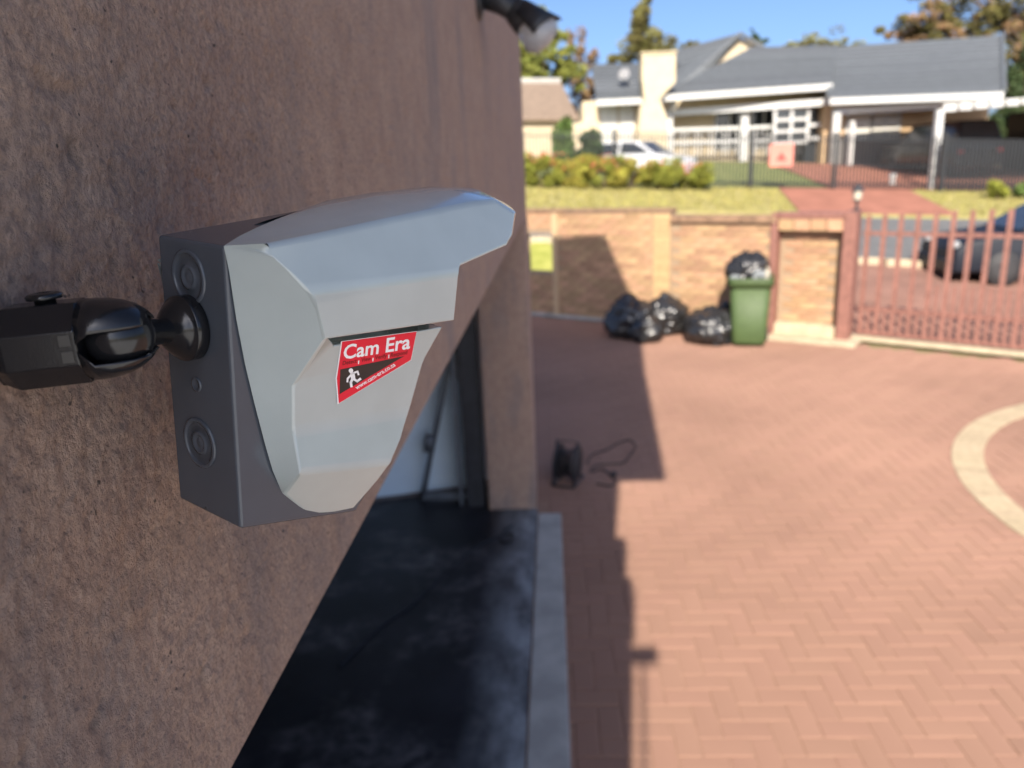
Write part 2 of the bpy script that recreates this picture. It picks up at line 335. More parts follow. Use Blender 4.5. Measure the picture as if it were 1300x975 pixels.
# upper wall under the rising roof and the low part behind the camera
ys_ = [-0.72, 1.06, 3.3, 5.0]; zt = [5.05, 5.9, 6.35, 6.6]
MB().prism([(wx(-0.72)-0.004,-0.72,3.803),(wx(5.0)-0.004,5.0,3.803)]+[(wx(y)-0.004, y, z-0.05) for y, z in zip(ys_[::-1], zt[::-1])], (-0.32,0,0)).build('upper_wall', M['plaster'], bld)
MB().prism([(wx(-1.95)-0.006,-1.95,3.903),(wx(-.72)-0.006,-0.726,3.903),(-6,-0.726,3.903),(-6,-1.95,3.903)], (0,0,0.06)).build('flat_roof', M['concrete'], bld)
MB().prism([(wx(-7)-0.006,-7,2.933),(wx(-1.95)-0.006,-1.956,2.933),(-6,-1.956,2.933),(-6,-7,2.933)], (0,0,0.06)).build('flat_roof', M['concrete'], bld)
top = [(0.12,-0.91,5.06),(0.20,1.06,6.0),(0.40,3.3,6.5),(0.05,5.1,6.72),(-0.78,5.5,6.75),(-5.5,6.3,6.9),(-5.5,-0.91,5.06)]
rf = MB(); nn = len(top); rf.add([V(p) for p in top]+[V(p)-V((0,0,0.12)) for p in top], [tuple(range(nn)), tuple(range(nn,2*nn))[::-1]]+[(i,(i+1)%nn,nn+(i+1)%nn,nn+i) for i in range(nn)])
rf.build('roof', M['tile'], bld)
for y0_, y1_, hh_, xo_ in ((-1.94,-1.80,.05,.0),(-1.78,-1.58,.34,.03),(-1.56,-1.42,.04,.0),(-1.40,-1.30,.16,.06),(-1.28,-1.12,.42,.03),(-1.10,-0.98,.14,.05),(-0.96,-0.74,.03,.0)):
    q = MB(); q.box((wx(-1.3)-.20,y0_,3.965),(wx(-1.3)-.012+xo_,y1_,3.965+hh_)); q.build('shadow_block', M['concrete'], bld, bevel=.01)  # unseen blocks, added to make the shadow edge on the paving ragged
# interior shell
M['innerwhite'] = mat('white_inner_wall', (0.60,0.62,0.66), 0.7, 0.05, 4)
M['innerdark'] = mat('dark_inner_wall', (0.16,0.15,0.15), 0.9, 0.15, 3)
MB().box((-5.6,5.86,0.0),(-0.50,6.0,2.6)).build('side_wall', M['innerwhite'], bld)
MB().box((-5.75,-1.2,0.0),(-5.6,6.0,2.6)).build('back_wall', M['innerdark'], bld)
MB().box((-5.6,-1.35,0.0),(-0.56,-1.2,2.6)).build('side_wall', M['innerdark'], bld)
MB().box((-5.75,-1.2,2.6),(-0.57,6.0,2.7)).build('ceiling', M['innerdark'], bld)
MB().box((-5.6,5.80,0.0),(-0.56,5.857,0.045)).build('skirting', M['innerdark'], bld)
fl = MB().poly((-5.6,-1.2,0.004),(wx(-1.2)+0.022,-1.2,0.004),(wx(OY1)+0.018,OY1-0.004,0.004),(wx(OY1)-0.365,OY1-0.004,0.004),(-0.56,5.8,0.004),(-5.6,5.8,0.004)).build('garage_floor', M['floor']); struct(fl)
st = MB(); 
st.add([(wx(-1)+.03,-1,-.03),(0.022,-1,-.03),(0.022,5.26,-.03),(wx(5.26)+.024,5.26,-.03),(wx(-1)+.03,-1,.012),(0.022,-1,.012),(0.022,5.26,.012),(wx(5.26)+.024,5.26,.012)], [(4,5,6,7),(0,1,5,4),(1,2,6,5),(2,3,7,6),(3,0,4,7)])
struct(st.build('concrete_threshold', M['concrete'], bevel=0.006))
wb = thing('white_board', 'pale bluish white board standing inside the garage behind the door track', 'board', (-1.2,5.7,0.0)); M['board'] = mat('pale_board', (0.70,0.86,0.98), 0.45, 0.04, 3)
bmx = Matrix.Translation((-0.58,5.80,0.03)) @ Matrix.Rotation(rad(15), 4, 'Z') @ Matrix.Rotation(rad(-7), 4, 'X')
MB().box((-2.0,0,0),(-0.02,0.03,1.95), bmx).build('panel', M['board'], wb, bevel=0.004); MB().box((-2.01,-0.012,-0.03),(-0.01,0.042,-0.002), bmx).build('bottom_edge', M['innerdark'], wb)
M['blue_steel'] = mat('grey_steel', (0.17,0.19,0.215), 0.4, 0.15, 10, metal=0.3)
M['dark_steel'] = mat('dark_steel', (0.035,0.037,0.042), 0.5, 0.2, 10)
dt = thing('door_track', 'dark steel door track standing inside the garage pillar', 'door track', (-0.62,5.5,0))
MB().box((-0.70,5.42,0.004),(-0.565,5.50,2.15)).build('upright', M['dark_steel'], dt, bevel=0.004)
MB().box((-0.76,5.44,0.004),(-0.735,5.47,2.12)).build('rail', M['blue_steel'], dt)
MB().box((-1.06,5.50,0.03),(-0.70,5.54,0.075)).build('foot_bar', M['blue_steel'], dt)
arm = MB().tube([(-1.075,5.55,0.01),(-0.86,5.56,0.85),(-0.60,5.57,1.75)], 0.021, 10).tube([(-1.005,5.56,0.42),(-0.975,5.555,0.55)], 0.034, 10).build('leaning_pole', M['blue_steel'], None, True)
tag(arm, 'thin grey steel pole leaning against the white inner wall of the garage', 'pole')
M['bluerag'] = mat('blue_rag', (0.03,0.16,0.28), 0.8, 0.2, 30)
bm = bmesh.new(); bmesh.ops.create_icosphere(bm, subdivisions=3, radius=0.05)
for v_ in bm.verts: v_.co = V((v_.co.x*1.2, v_.co.y*0.8, v_.co.z*0.45))*(1+0.5*noise.noise(v_.co*40))
me = bpy.data.meshes.new('rag'); bm.to_mesh(me); bm.free(); o = link('rag', me, M['bluerag'], None, True); o.location = gnd(511,629)+V((0,0,.024)); tag(o, 'small crumpled blue rag on the dark garage floor', 'rag')
cbl = [gnd(*p)+V((0,0,.012)) for p in ((652,668),(640,676),(636,688),(648,690),(650,680),(630,684),(600,700),(560,735),(520,772),(480,800),(430,850))]
def smooth(pts, n=8):
    out = []; P_ = [pts[0]]+pts+[pts[-1]]
    for i in range(1, len(P_)-2):
        for k in range(n):
            t = k/n; a, b_, c, d = P_[i-1], P_[i], P_[i+1], P_[i+2]
            out.append(0.5*((2*b_)+(c-a)*t+(2*a-5*b_+4*c-d)*t*t+(3*b_-a-3*c+d)*t**3))
    return out+[pts[-1]]
tag(MB().tube(smooth(cbl), 0.007, 6).build('floor_cable', M['rubber'], None, True), 'thin black cable lying across the oil-dark garage floor', 'cable')
# unseen mast, added on the low roof to cast a pole shadow on the paving
ms = thing('shadow_mast', 'unseen thin mast with a box head, added above the garage to cast a shadow', 'mast', (-0.245,-2.39,2.993))
MB().tube([(-0.245,-2.39,2.993),(-0.245,-2.39,4.33)], 0.011, 8).build('pole', M['dark_steel'], ms)
MB().box((-0.31,-2.42,4.30),(-0.17,-2.36,4.37)).build('shadow_mast_head', M['dark_steel'], ms)

# ------------------------------------------------------------------ wall lamp at the far corner of the wall
LY = hit(606,6,(1,0,0),(-0.2,0,0)).y; LK = LY/4.95*1.15
def lp(px, py, Y=LY): return at(px, py, Y)
lamp = thing('wall_lamp', 'black outdoor lamp with clear shade at the far corner of the brown wall', 'lamp', lp(610,8))
c0 = V((wx(LY), LY, lp(604,-2).z)); LKS = LY/FPX            # metres per photo pixel at the lamp
MB().lathe(c0+V((-0.004,0,0)), V((1,0,0)), [(0,0.0),(0,24*LKS),(0.012,24*LKS),(0.022,17*LKS),(0.024,0.0)], 24).build('wall_plate', M['black'], lamp, True, 0)
ptA = c0+V((0.015,0,0)); ptB = lp(658,14)
MB().tube([ptA, ptA.lerp(ptB,0.5)+V((0,0,0.004)), ptB], [11*LKS,12*LKS,14*LKS], 14).build('arm', M['black'], lamp, True)
axl = (lp(690,48)-lp(650,8)).normalized(); oo = lp(652,10)
MB().lathe(oo, axl, [(-3*LKS,0.0),(-3*LKS,12*LKS),(4*LKS,16*LKS),(22*LKS,19*LKS),(22*LKS,16*LKS),(16*LKS,0)], 24).build('lamp_housing', M['black'], lamp, True)
prp = axl.cross(V((0,1,0))).normalized()
if prp.z < 0: prp = -prp
pk = MB(); hv = []
for i in range(13):
    a = -0.25+(math.pi+0.5)*(i/12); dirn = prp*math.sin(a)+V((0,1,0))*math.cos(a)
    for d_, r_ in ((6,17),(30,24),((50-12*abs(math.cos(a))),29)): hv.append(oo+axl*d_*LKS+dirn*r_*LKS)
pk.add(hv, [(3*i+k,3*i+k+1,3*i+k+4,3*i+k+3) for i in range(12) for k in (0,1)]); o = pk.build('hood', M['black'], lamp, True); sm = o.modifiers.new('s','SOLIDIFY'); sm.thickness = 0.004
gl = mat('clear_shade', (0.80,0.83,0.86), 0.10, 0.02, 3, trans=0.6)
MB().lathe(oo, axl, [(20*LKS,0.0),(20*LKS,16*LKS),(34*LKS,22*LKS),(44*LKS,24*LKS),(54*LKS,18*LKS),(58*LKS,0.0)], 24).build('glass', gl, lamp, True)

# ------------------------------------------------------------------ brick boundary wall
def W(t, z, out=0.0): return WP+WD*t+WN*out+V((0,0,z))      # out>0 is towards the yard
def wbox(b, t0, t1, z0, z1, o0, o1):
    v = [W(t0,z0,o1),W(t1,z0,o1),W(t1,z0,o0),W(t0,z0,o0),W(t0,z1,o1),W(t1,z1,o1),W(t1,z1,o0),W(t0,z1,o0)]
    return b.add(v, [(0,3,2,1),(4,5,6,7),(0,1,5,4),(1,2,6,5),(2,3,7,6),(3,0,4,7)])
WROT = Matrix(((WD.x,-WN.x,0,0),(WD.y,-WN.y,0,0),(0,0,1,0),(0,0,0,1)))
def brickmesh(l, h):
    d = 0.012; k = 0.003
    v = [(-l/2,0,-h/2),(l/2,0,-h/2),(l/2,0,h/2),(-l/2,0,h/2),(-l/2,-d+k,-h/2),(l/2,-d+k,-h/2),(l/2,-d+k,h/2),(-l/2,-d+k,h/2),(-l/2+k,-d,-h/2+k),(l/2-k,-d,-h/2+k),(l/2-k,-d,h/2-k),(-l/2+k,-d,h/2-k)]
    me = bpy.data.meshes.new('brick'); f = [(0,1,5,4),(1,2,6,5),(2,3,7,6),(3,0,4,7),(4,5,9,8),(5,6,10,9),(6,7,11,10),(7,4,8,11),(8,9,10,11)]
    me.from_pydata(v, [], f); me.update(); me.materials.append(M['brick']); return me, v, f
BL, BH = 0.232, 0.0855; bme, BV, BF = brickmesh(BL-0.010, BH-0.012); bhf, HV, HF = brickmesh(BL/2-0.010, BH-0.012)
wall = thing('boundary_wall', 'long yellow face-brick garden wall behind the rubbish bags', 'wall', W(-2,0))
core = MB(); wbox(core, -5.6,-4.30,0,1.74,0,-0.20); wbox(core, -4.30,-3.69,1.40,1.74,0,-0.20); wbox(core, -4.30,-3.69,0,0.75,0,-0.20); wbox(core, -3.69,-1.72,0,1.72,0,-0.20); wbox(core, -1.72,-0.02,0,1.60,0,-0.20)
core.build('core', M['mortar'], wall)
allb = []
for row in range(20):
    z = 0.045+row*BH+0.02
    t = -5.5+(BL/2 if row % 2 else 0)
    while t < -0.10:
        tc_ = t+BL/2; topz = 1.74 if tc_ < -1.72 else 1.60
        if z+BH/2 < topz and not (-4.42 < tc_ < -3.55 and 0.72 < z < 1.44) and not (-1.90 < tc_ < -1.55) and tc_+BL/2 < -0.03: allb.append((-tc_, tc_, z))
        t += BL
allb.sort(); rb = MB()
for n_, (_, t, z) in enumerate(allb):
    out = random.uniform(-0.002, 0.0025)
    if n_ < 290:
        o = link('brick', bme, None, wall); o.matrix_world = Matrix.Translation(W(t, z, out)) @ WROT; o.matrix_parent_inverse = wm(wall).inverted(); o.matrix_basis = Matrix.Translation(W(t, z, out)) @ WROT
    else:
        Mx = Matrix.Translation(W(t, z, out)) @ WROT; rb.add([Mx @ V(q) for q in BV], BF)
me = bpy.data.meshes.new('brickwork'); me.from_pydata(rb.v, [], rb.f); me.update(); stuff(link('brickwork', me, M['brick'], wall))
# pier, slim post, copings
M['ybrick'] = mat('yellow_brick', (0.52,0.345,0.18), 0.85, 0.1, 20, 0.2, 120, island=0.08, spec=0.2)
pr = MB(); wbox(pr, -1.86,-1.60,0,1.735,0.02,-0.2); pr.build('pier_core', M['mortar'], wall)
for row in range(20):
    q = MB(); wbox(q, -1.865,-1.595, 0.02+row*BH, 0.02+row*BH+BH-0.011, 0.032+random.uniform(-.002,.002), 0.019); q.build('pier_brick', M['ybrick'], wall)
q = MB(); wbox(q, -3.70,-3.60,0,1.74,0.04,-0.2); q.build('post', M['wallt'], wall)
for t0, t1, z0, z1, o_ in ((-5.6,-4.55,1.742,1.80,.03),(-4.545,-3.4,1.742,1.80,.034),(-3.395,-2.6,1.742,1.80,.03),(-2.595,-1.59,1.742,1.80,.033),(-1.583,-1.05,1.602,1.70,.06),(-1.044,-0.52,1.602,1.70,.064),(-0.514,-0.02,1.602,1.70,.06)):
    q = MB(); wbox(q, t0, t1, z0, z1, o_, -0.23); q.build('coping', M['coping'], wall, bevel=0.01)
q = MB(); wbox(q, -5.6,-0.1,0.0,0.05,0.05,0.0); q.build('footing', M['concrete'], wall)

# refuse niche beside the gate, framed in red steel
ni = thing('brick_niche', 'brick refuse niche framed by red-brown posts between the bin and the gate', 'niche', W(0.45,0))
q = MB(); wbox(q, 0.0,0.83,0.13,1.60,-0.16,-0.3); q.build('back', M['mortar'], ni)
for row in range(15):
    z = 0.19+row*BH
    for k in range(-1, 5):
        t = 0.07+k*BL+(BL/2 if row % 2 else 0)
        if t-BL/2 < 0.0 or t+BL/2 > 0.84: continue
        o = link('brick', bme, None, ni); o.matrix_parent_inverse = wm(ni).inverted(); o.matrix_basis = Matrix.Translation(W(t, z, -0.16+random.uniform(-.002,.002))) @ WROT
q = MB(); wbox(q, -0.09,0.0,0,1.74,0.05,-0.2); q.build('post', M['redsteel'], ni, bevel=0.006)
q = MB(); wbox(q, 0.86,1.02,0,1.76,0.05,-0.22); q.build('post', M['redsteel'], ni, bevel=0.006)
q = MB(); wbox(q, 0.002,0.858,1.66,1.74,0.03,-0.2); q.build('top_rail', M['redsteel'], ni, bevel=0.006)
for k in range(4):
    q = MB(); wbox(q, 0.008+k*0.213,0.213+k*0.213-0.004,1.50,1.655,0.02+random.uniform(-.003,.003),-0.16); q.build('lintel_brick', M['brick'], ni, bevel=0.004)
q = MB(); wbox(q, 0.002,0.83,0.05,0.20,-0.02,-0.16); q.build('plinth', M['plinth'], ni, bevel=0.01)
q = MB(); wbox(q, -0.02,1.16,0.0,0.052,0.28,-0.16); q.build('step', M['plinth'], ni, bevel=0.01)
# lantern on the gate post
ln = thing('gate_lantern', 'small dark garden lantern on top of the red gate post', 'lantern', W(0.98,1.76,-0.05))
lc = W(0.98,1.762,-0.05); lm = mat('lantern_glass', (0.55,0.5,0.4), 0.2, 0.1, 10)
MB().lathe(lc, V((0,0,1)), [(0,0),(0,0.04),(0.02,0.04),(0.03,0.018),(0.12,0.018),(0.13,0.05),(0.14,0.05),(0.14,0)], 12).build('stem', M['dark_steel'], ln)
MB().lathe(lc+V((0,0,.142)), V((0,0,1)), [(0,0),(0,0.045),(0.11,0.065),(0.11,0)], 6).build('glass', lm, ln)
MB().lathe(lc+V((0,0,.254)), V((0,0,1)), [(0,0),(0,0.085),(0.06,0.03),(0.075,0.012),(0.10,0.015),(0.11,0)], 6).build('cap', M['dark_steel'], ln)

# ------------------------------------------------------------------ steel gate
GD = V((5.776-4.181, 9.387-10.586, 0)).normalized(); GP = V((4.185,10.585,0)); GN = V((GD.y,-GD.x,0))
def Gt(t, z, out=0.0): return GP+GD*t+GN*out+V((0,0,z))
def gbox(b, t0, t1, z0, z1, o0, o1):
    v = [Gt(t0,z0,o1),Gt(t1,z0,o1),Gt(t1,z0,o0),Gt(t0,z0,o0),Gt(t0,z1,o1),Gt(t1,z1,o1),Gt(t1,z1,o0),Gt(t0,z1,o0)]
    return b.add(v, [(0,3,2,1),(4,5,6,7),(0,1,5,4),(1,2,6,5),(2,3,7,6),(3,0,4,7)])
gt = thing('sliding_gate', 'red-brown steel picket gate across the driveway entrance', 'gate', Gt(1.7,0.06))
GL = 3.6
for z0, z1 in ((0.40,0.455),(1.42,1.47),(0.075,0.125)):
    q = MB(); gbox(q, 0.0, GL, z0, z1, -0.02, -0.06); q.build('rail', M['redsteel'], gt)
t = 0.03; k = 0
while t < GL:
    long = k % 2 == 0; h = 1.68+0.10*math.sin(min(1, t/2.4)*math.pi*0.5)
    q = MB()
    if long:
        gbox(q, t, t+0.060, 0.075, h, -0.017, -0.001)
    else: gbox(q, t+0.006, t+0.046, 0.075, 0.80 if t > 0.85 else 0.45, -0.017, -0.003)
    q.build('picket', M['redsteel'], gt); t += 0.1; k += 1
q = MB(); gbox(q, -0.10, GL+0.4, 0.0, 0.052, 0.10, -0.14); struct(q.build('gate_sill', M['plinth'], bevel=0.008))
q = MB(); gbox(q, GL+0.05, GL+0.25, 0, 1.76, 0.05, -0.15); tag(q.build('gate_post', M['redsteel'], bevel=0.006), 'red-brown steel post closing the far right end of the gate', 'post')

# ------------------------------------------------------------------ wheelie bin and rubbish bags
bp0 = gnd(957,443); bp0 += V((0,0.30,0))
TB = thing('wheelie_bin', 'green plastic wheelie bin stuffed with rubbish beside the brick niche', 'bin', bp0)
brot = Matrix.Translation(bp0) @ Matrix.Rotation(rad(-14), 4, 'Z')
def B3(x, y, z): return brot @ V((x, y, z))
def ring(b, prof, close=True):
    """prof rows: (halfw, halfd, z, yoff)"""
    k = len(b.v); n = 0; N = 20
    for hw, hd, z, yo in prof:
        for i in range(N):
            a = 2*math.pi*i/N; c, s_ = math.cos(a), math.sin(a); e = 0.35
            b.v.append(tuple(B3(hw*math.copysign(abs(c)**e, c), yo+hd*math.copysign(abs(s_)**e, s_), z)))
    for r_ in range(len(prof)-1):
        for i in range(N): b.f.append((k+r_*N+i, k+r_*N+(i+1)%N, k+(r_+1)*N+(i+1)%N, k+(r_+1)*N+i))
    if close: b.f.append(tuple(k+i for i in range(N))[::-1])
    return b
ring(MB(), [(0.215,0.22,0.03,0.02),(0.225,0.235,0.08,0.02),(0.268,0.30,0.84,0),(0.25,0.28,0.84,0),(0.24,0.26,0.6,0)]).build('body', M['green'], TB, True, 0)
ring(MB(), [(0.270,0.302,0.83,0),(0.300,0.335,0.84,0),(0.303,0.338,0.93,0),(0.290,0.325,0.955,0),(0.262,0.295,0.95,0),(0.258,0.29,0.84,0)], False).build('rim', M['greend'], TB, True)
q = MB(); q.add([B3(*p) for p in ((-.27,.335,.94),(.27,.335,.94),(.25,.42,.25),(-.25,.42,.25),(-.27,.36,.94),(.27,.36,.94),(.25,.445,.25),(-.25,.445,.25))], [(0,1,2,3),(7,6,5,4),(0,4,5,1),(1,5,6,2),(2,6,7,3),(3,7,4,0)]); q.build('lid', M['greend'], TB, bevel=0.008)
MB().tube([B3(-.2,.37,.93), B3(.2,.37,.93)], 0.016, 10).build('handle', M['greend'], TB, True)
for sx in (-1, 1):
    MB().lathe(B3(sx*0.235-0.022,0.235,0.10), (brot.to_3x3() @ V((1,0,0))), [(0,0),(0,.085),(.008,.10),(.036,.10),(.044,.085),(.044,0)], 20).build('wheel', M['rubber'], TB, True)
def bag(name, px, py, rx, ry, rz, seed, label, knot=True, base=None, zb=0.0, yaw=0):
    bm = bmesh.new(); bmesh.ops.create_icosphere(bm, subdivisions=5, radius=1); off = V((seed*3.1, seed*1.7, seed*0.9))
    for v_ in bm.verts:
        d = v_.co.normalized(); r_ = 1+0.22*noise.noise(d*1.5+off)+0.12*noise.noise(d*3.5+off)
        rg = 1-abs(noise.noise(d*5+off*2)); rg2 = 1-abs(noise.noise(d*11+off*3)); r_ += 0.10*rg**4+0.05*rg2**3
        p = V((d.x*rx, d.y*ry, d.z*rz))*r_
        if p.z < -rz*0.72: p.z = -rz*0.72+(p.z+rz*0.72)*0.12
        if knot and d.z > 0.86: p.z += (d.z-0.86)*rz*1.3; p.x *= 0.75; p.y *= 0.75
        v_.co = p
    me = bpy.data.meshes.new(name); mn = min(v_.co.z for v_ in bm.verts)
    for v_ in bm.verts: v_.co.z -= mn
    bm.to_mesh(me); bm.free()
    o = link(name, me, M['bag'], None, True); o.location = base if base else gnd(px, py)+V((0,0,zb)); o.rotation_euler.z = yaw
    return tag(o, label, 'rubbish bag', 'black rubbish bags')
def bagat(px, py, yo): p = gnd(px, py); return p+V((0, yo, 0))
bag('rubbish_bag', 0,0, 0.33,0.30,0.33,1,'black rubbish bag at the left end of the row, half in shadow', base=bagat(803,433,0.28))
bag('rubbish_bag', 0,0, 0.22,0.20,0.20,5,'small black bag in front of the leftmost rubbish bag, catching the sun', base=bagat(822,437,0.16), knot=False)
bag('rubbish_bag', 0,0, 0.34,0.30,0.30,2,'plump black rubbish bag, second heap from the shadow, leaning on its neighbour', base=bagat(849,428,0.28), yaw=1)
bag('rubbish_bag', 0,0, 0.34,0.29,0.26,3,'wide black rubbish bag just left of the green bin', base=bagat(904,440,0.26), yaw=2)
bag('rubbish_bag', 0,0, 0.19,0.20,0.34,4,'upright black rubbish bag wedged behind the green bin', base=bagat(930,425,0.35), knot=False)
bag('rubbish_bag', 0,0, 0.25,0.23,0.27,6,'black rubbish bag bulging out of the open green bin', base=B3(-0.05,0,0.78), knot=False)
M['litter'] = mat('paper_litter', (0.40,0.37,0.30), 0.7, 0.2, 30); M['film'] = mat('clear_wrap', (0.24,0.26,0.27), 0.25, 0.2, 30)
def litter(loc, r, seed, m, label, sc=(1,1,1)):
    bm = bmesh.new(); bmesh.ops.create_icosphere(bm, subdivisions=2, radius=r)
    for v_ in bm.verts: v_.co = V((v_.co.x*sc[0], v_.co.y*sc[1], v_.co.z*sc[2]))*(1+0.6*noise.noise(v_.co/r*1.6+V((seed,seed,0))))
    me = bpy.data.meshes.new('litter'); bm.to_mesh(me); bm.free(); o = link('litter', me, m); o.location = loc; return tag(o, label, 'litter')
litter(B3(0.19,-0.10,0.98), 0.075, 1, M['litter'], 'cream paper scrap standing in the right corner of the green bin', (0.6,0.8,1.5))
litter(B3(0.10,-0.16,0.975), 0.085, 2, M['film'], 'crumpled grey plastic wrap at the front of the green bin')
litter(B3(-0.19,-0.19,0.955), 0.06, 3, M['film'], 'pale crumpled plastic at the left front corner of the green bin', (1.3,.8,.7))

# ------------------------------------------------------------------ cable reel in the shade
rc = gnd(722,618)+V((0,0.10,0))
RL = thing('cable_reel', 'black extension cable reel standing in the shade by the garage pillar', 'cable reel', rc)
ax = V((0.93,-0.36,0)).normalized(); rr = 0.15; cz = V((0,0,rr+0.03))
for s_ in (-1, 1):
    MB().lathe(rc+cz+ax*(0.075*s_-0.008), ax, [(0,0),(0,rr*0.96),(0.004,rr),(0.012,rr),(0.016,rr*0.96),(0.016,0)], 28).build('flange', M['rubber'], RL, True)
wr = []
for k in range(18*8):
    a = k*2*math.pi/18; d_ = -0.055+0.11*abs(((k/18)/4 % 2)-1); u_ = ax.cross(V((0,0,1))); wr.append(rc+cz+ax*d_+(u_*math.cos(a)+V((0,0,1))*math.sin(a))*(0.085+0.004*(k//36)))
MB().tube(wr, 0.0055, 6).build('wound_cable', M['rubber'], RL, True)
MB().lathe(rc+cz-ax*0.11, ax, [(0,0),(0,0.055),(0.02,0.06),(0.03,0.06),(0.03,0)], 20).build('socket_plate', M['bluerag'], RL, True)
u_ = ax.cross(V((0,0,1)))
MB().tube([rc+u_*0.13-ax*0.09+V((0,0,.012)), rc+u_*0.13+ax*0.09+V((0,0,.012)), rc-u_*0.13+ax*0.09+V((0,0,.012)), rc-u_*0.13-ax*0.09+V((0,0,.012)), rc+u_*0.13-ax*0.09+V((0,0,.012))], 0.011, 8).build('frame', M['dark_steel'], RL, True)
MB().tube([rc-ax*0.09+u_*0.13+V((0,0,.01)), rc-ax*0.09+cz+V((0,0,rr+0.03)), rc+ax*0.09+cz+V((0,0,rr+0.03)), rc+ax*0.09+u_*0.13+V((0,0,.01))], 0.01, 8).build('carry_handle', M['dark_steel'], RL, True)
def smooth(pts, n=8):
    out = []; P = [pts[0]]+pts+[pts[-1]]
    for i in range(1, len(P)-2):
        for k in range(n):
            t = k/n; a, b_, c, d = P[i-1], P[i], P[i+1], P[i+2]
            out.append(0.5*((2*b_)+(c-a)*t+(2*a-5*b_+4*c-d)*t*t+(3*b_-a-3*c+d)*t**3))
    return out+[pts[-1]]
cp = [gnd(*p)+V((0,0,.008)) for p in ((745,590),(752,578),(770,572),(785,563),(800,560),(807,568),(800,578),(792,588),(775,590),(757,592),(750,600),(765,597),(776,606),(782,612),(775,618),(757,615))]
MB().tube(smooth(cp), 0.0065, 6).build('loose_cable', M['rubber'], RL, True)
MB().lathe(gnd(775,606)+V((0,0,.02)), V((0.8,0.6,0)), [(0,0),(0,.016),(.03,.022),(.05,.022),(.05,0)], 12).build('plug', M['rubber'], RL, True)

# ------------------------------------------------------------------ the detector on its bracket
Z0 = 0.33; KS = Z0/0.40
DF, DD = V((0.542,0.836,-0.086)).normalized(), V((-0.112,-0.03,-0.993))
DS = DF.cross(DD).normalized()
if DS.x > 0: DS = -DS
DU = DF.cross(DS).normalized()
if DU.z < 0: DU = -DU
DN = -DS                                     # side of the housing that faces the lens
O0 = EYEV+ray(284,313)*Z0; WID = 0.063*KS
det = thing('alarm_detector', 'grey outdoor alarm detector with peaked hood and red sticker mounted beside the brown wall', 'detector', O0)
def Lw(f, u, b): return O0+DF*f+DU*u+DN*b
def mirc(p):
    b = (p-O0).dot(DN); q = mir(p); return q-DU*0.45*max(0.0, b+WID/2)
def P(px, py, b): return hit(px, py, DN, O0+DN*(b*1.7*KS))       # a corner of the near side, b out from the side of the base
def mir(p):
    b = (p-O0).dot(DN); return p-DN*b-DN*(WID+b*(0.3 if b > 0 else 1))            # the twin corner on the far side
E_ = [P(x, y, 0.0007) for x, y in ((284,312),(291,345),(300,405),(311,462),(323,512),(336,562),(346,597),(361,627))]
c1,c2,c3,c4,c5,c6 = [P(x,y,b) for x,y,b in ((320,316,.0085),(348,327,.0155),(372,348,.0205),(392,368,.0230),(402,390,.0235),(412,431,.0225))]
BP = ((t4_ := P(600,257,.0130))-(t3_ := P(500,277.5,.0135))).cross((d1_ := P(495,357,.0240))-t3_).normalized()
def onb(px, py): return hit(px, py, BP, t3_)
LP_ = (P(583,346,.0240)-d1_).cross(P(495,419,.0222)-d1_).normalized()
def onl(px, py): return hit(px, py, LP_, d1_)
c2, c3, c4 = onb(348,327), onb(372,348), onb(392,368); c5, c6 = onl(402,390), onl(412,431)
c7,c8,c10 = P(373,489,.0125), P(373,547,.0085), P(382,601,.0125)
t1,t2,t3,t4,t5,t6 = [P(x,y,b) for x,y,b in ((340,309,.0075),(400,299,.012),(500,277.5,.0135),(600,257,.0130),(628,254,.010),(655,270,.006))]
d1, d2 = d1_, onb(583,346); t1, t2 = onb(340,309), onb(400,299); t3, t4 = t3_, t4_
vm, v1, v0 = onl(495,419), onl(577,407), onb(585,337)
t5, t6 = onb(628,253), onb(656,270); tipu, tipl = onb(653,297), onb(645,310.5)
k0, km, k1 = P(425,438,.0165), P(493,427,.0165), P(562,415,.0165)
lm_, l1 = P(455,474,.0125), P(538,458,.0125)
mm, m1 = P(446,535,.0085), P(520,522,.0085)
mi = P(508,558,.0098); nm, n1 = P(440,594,.0125), P(497,587,.0125)
q0, qm, q1, qi = P(391,654,-.0015), P(425,650,-.0015), P(449,645.5,-.0012), P(479,610,.0065)
g0_,g1_,g2_ = [p-DN*(.0185*1.7*KS) for p in (c6,vm,v1)]; h0_,h1_,h2_ = [p-DN*(.0125*1.7*KS) for p in (k0,km,k1)]
near = [ (E_[0],c1,c2,E_[1]),(E_[1],c2,c3,c4,E_[2]),(E_[2],c4,c5,c6,E_[3]),(E_[3],c6,c7,E_[4]),(E_[4],c7,c8,E_[5]),(E_[5],c8,c10,E_[6]),(E_[6],c10,E_[7]),
 (E_[0],t1,c2,c1),(t1,t2,c3,c2),(t2,t3,d1,c4,c3),(t3,t4,d2,d1),(t4,t5,tipl,v0,d2),(t5,t6,tipu,tipl),
 (c4,d1,vm,c6,c5),(d1,d2,v1,vm),(c6,vm,g1_,g0_),(vm,v1,g2_,g1_),(g0_,g1_,h1_,h0_),(g1_,g2_,h2_,h1_),(h0_,h1_,km,k0),(h1_,h2_,k1,km),(c6,g0_,h0_,k0),
 (c6,k0,c7),(k0,km,lm_,c7),(km,k1,l1,lm_),(c7,lm_,mm,c8),(lm_,l1,m1,mm),(c8,mm,nm,c10),(mm,m1,mi,n1,nm),
 (c10,nm,qm,q0,E_[7]),(nm,n1,qi,q1,qm)]
cov = MB()
for f_ in near: cov.poly(*f_); cov.poly(*[mirc(p) for p in f_][::-1])
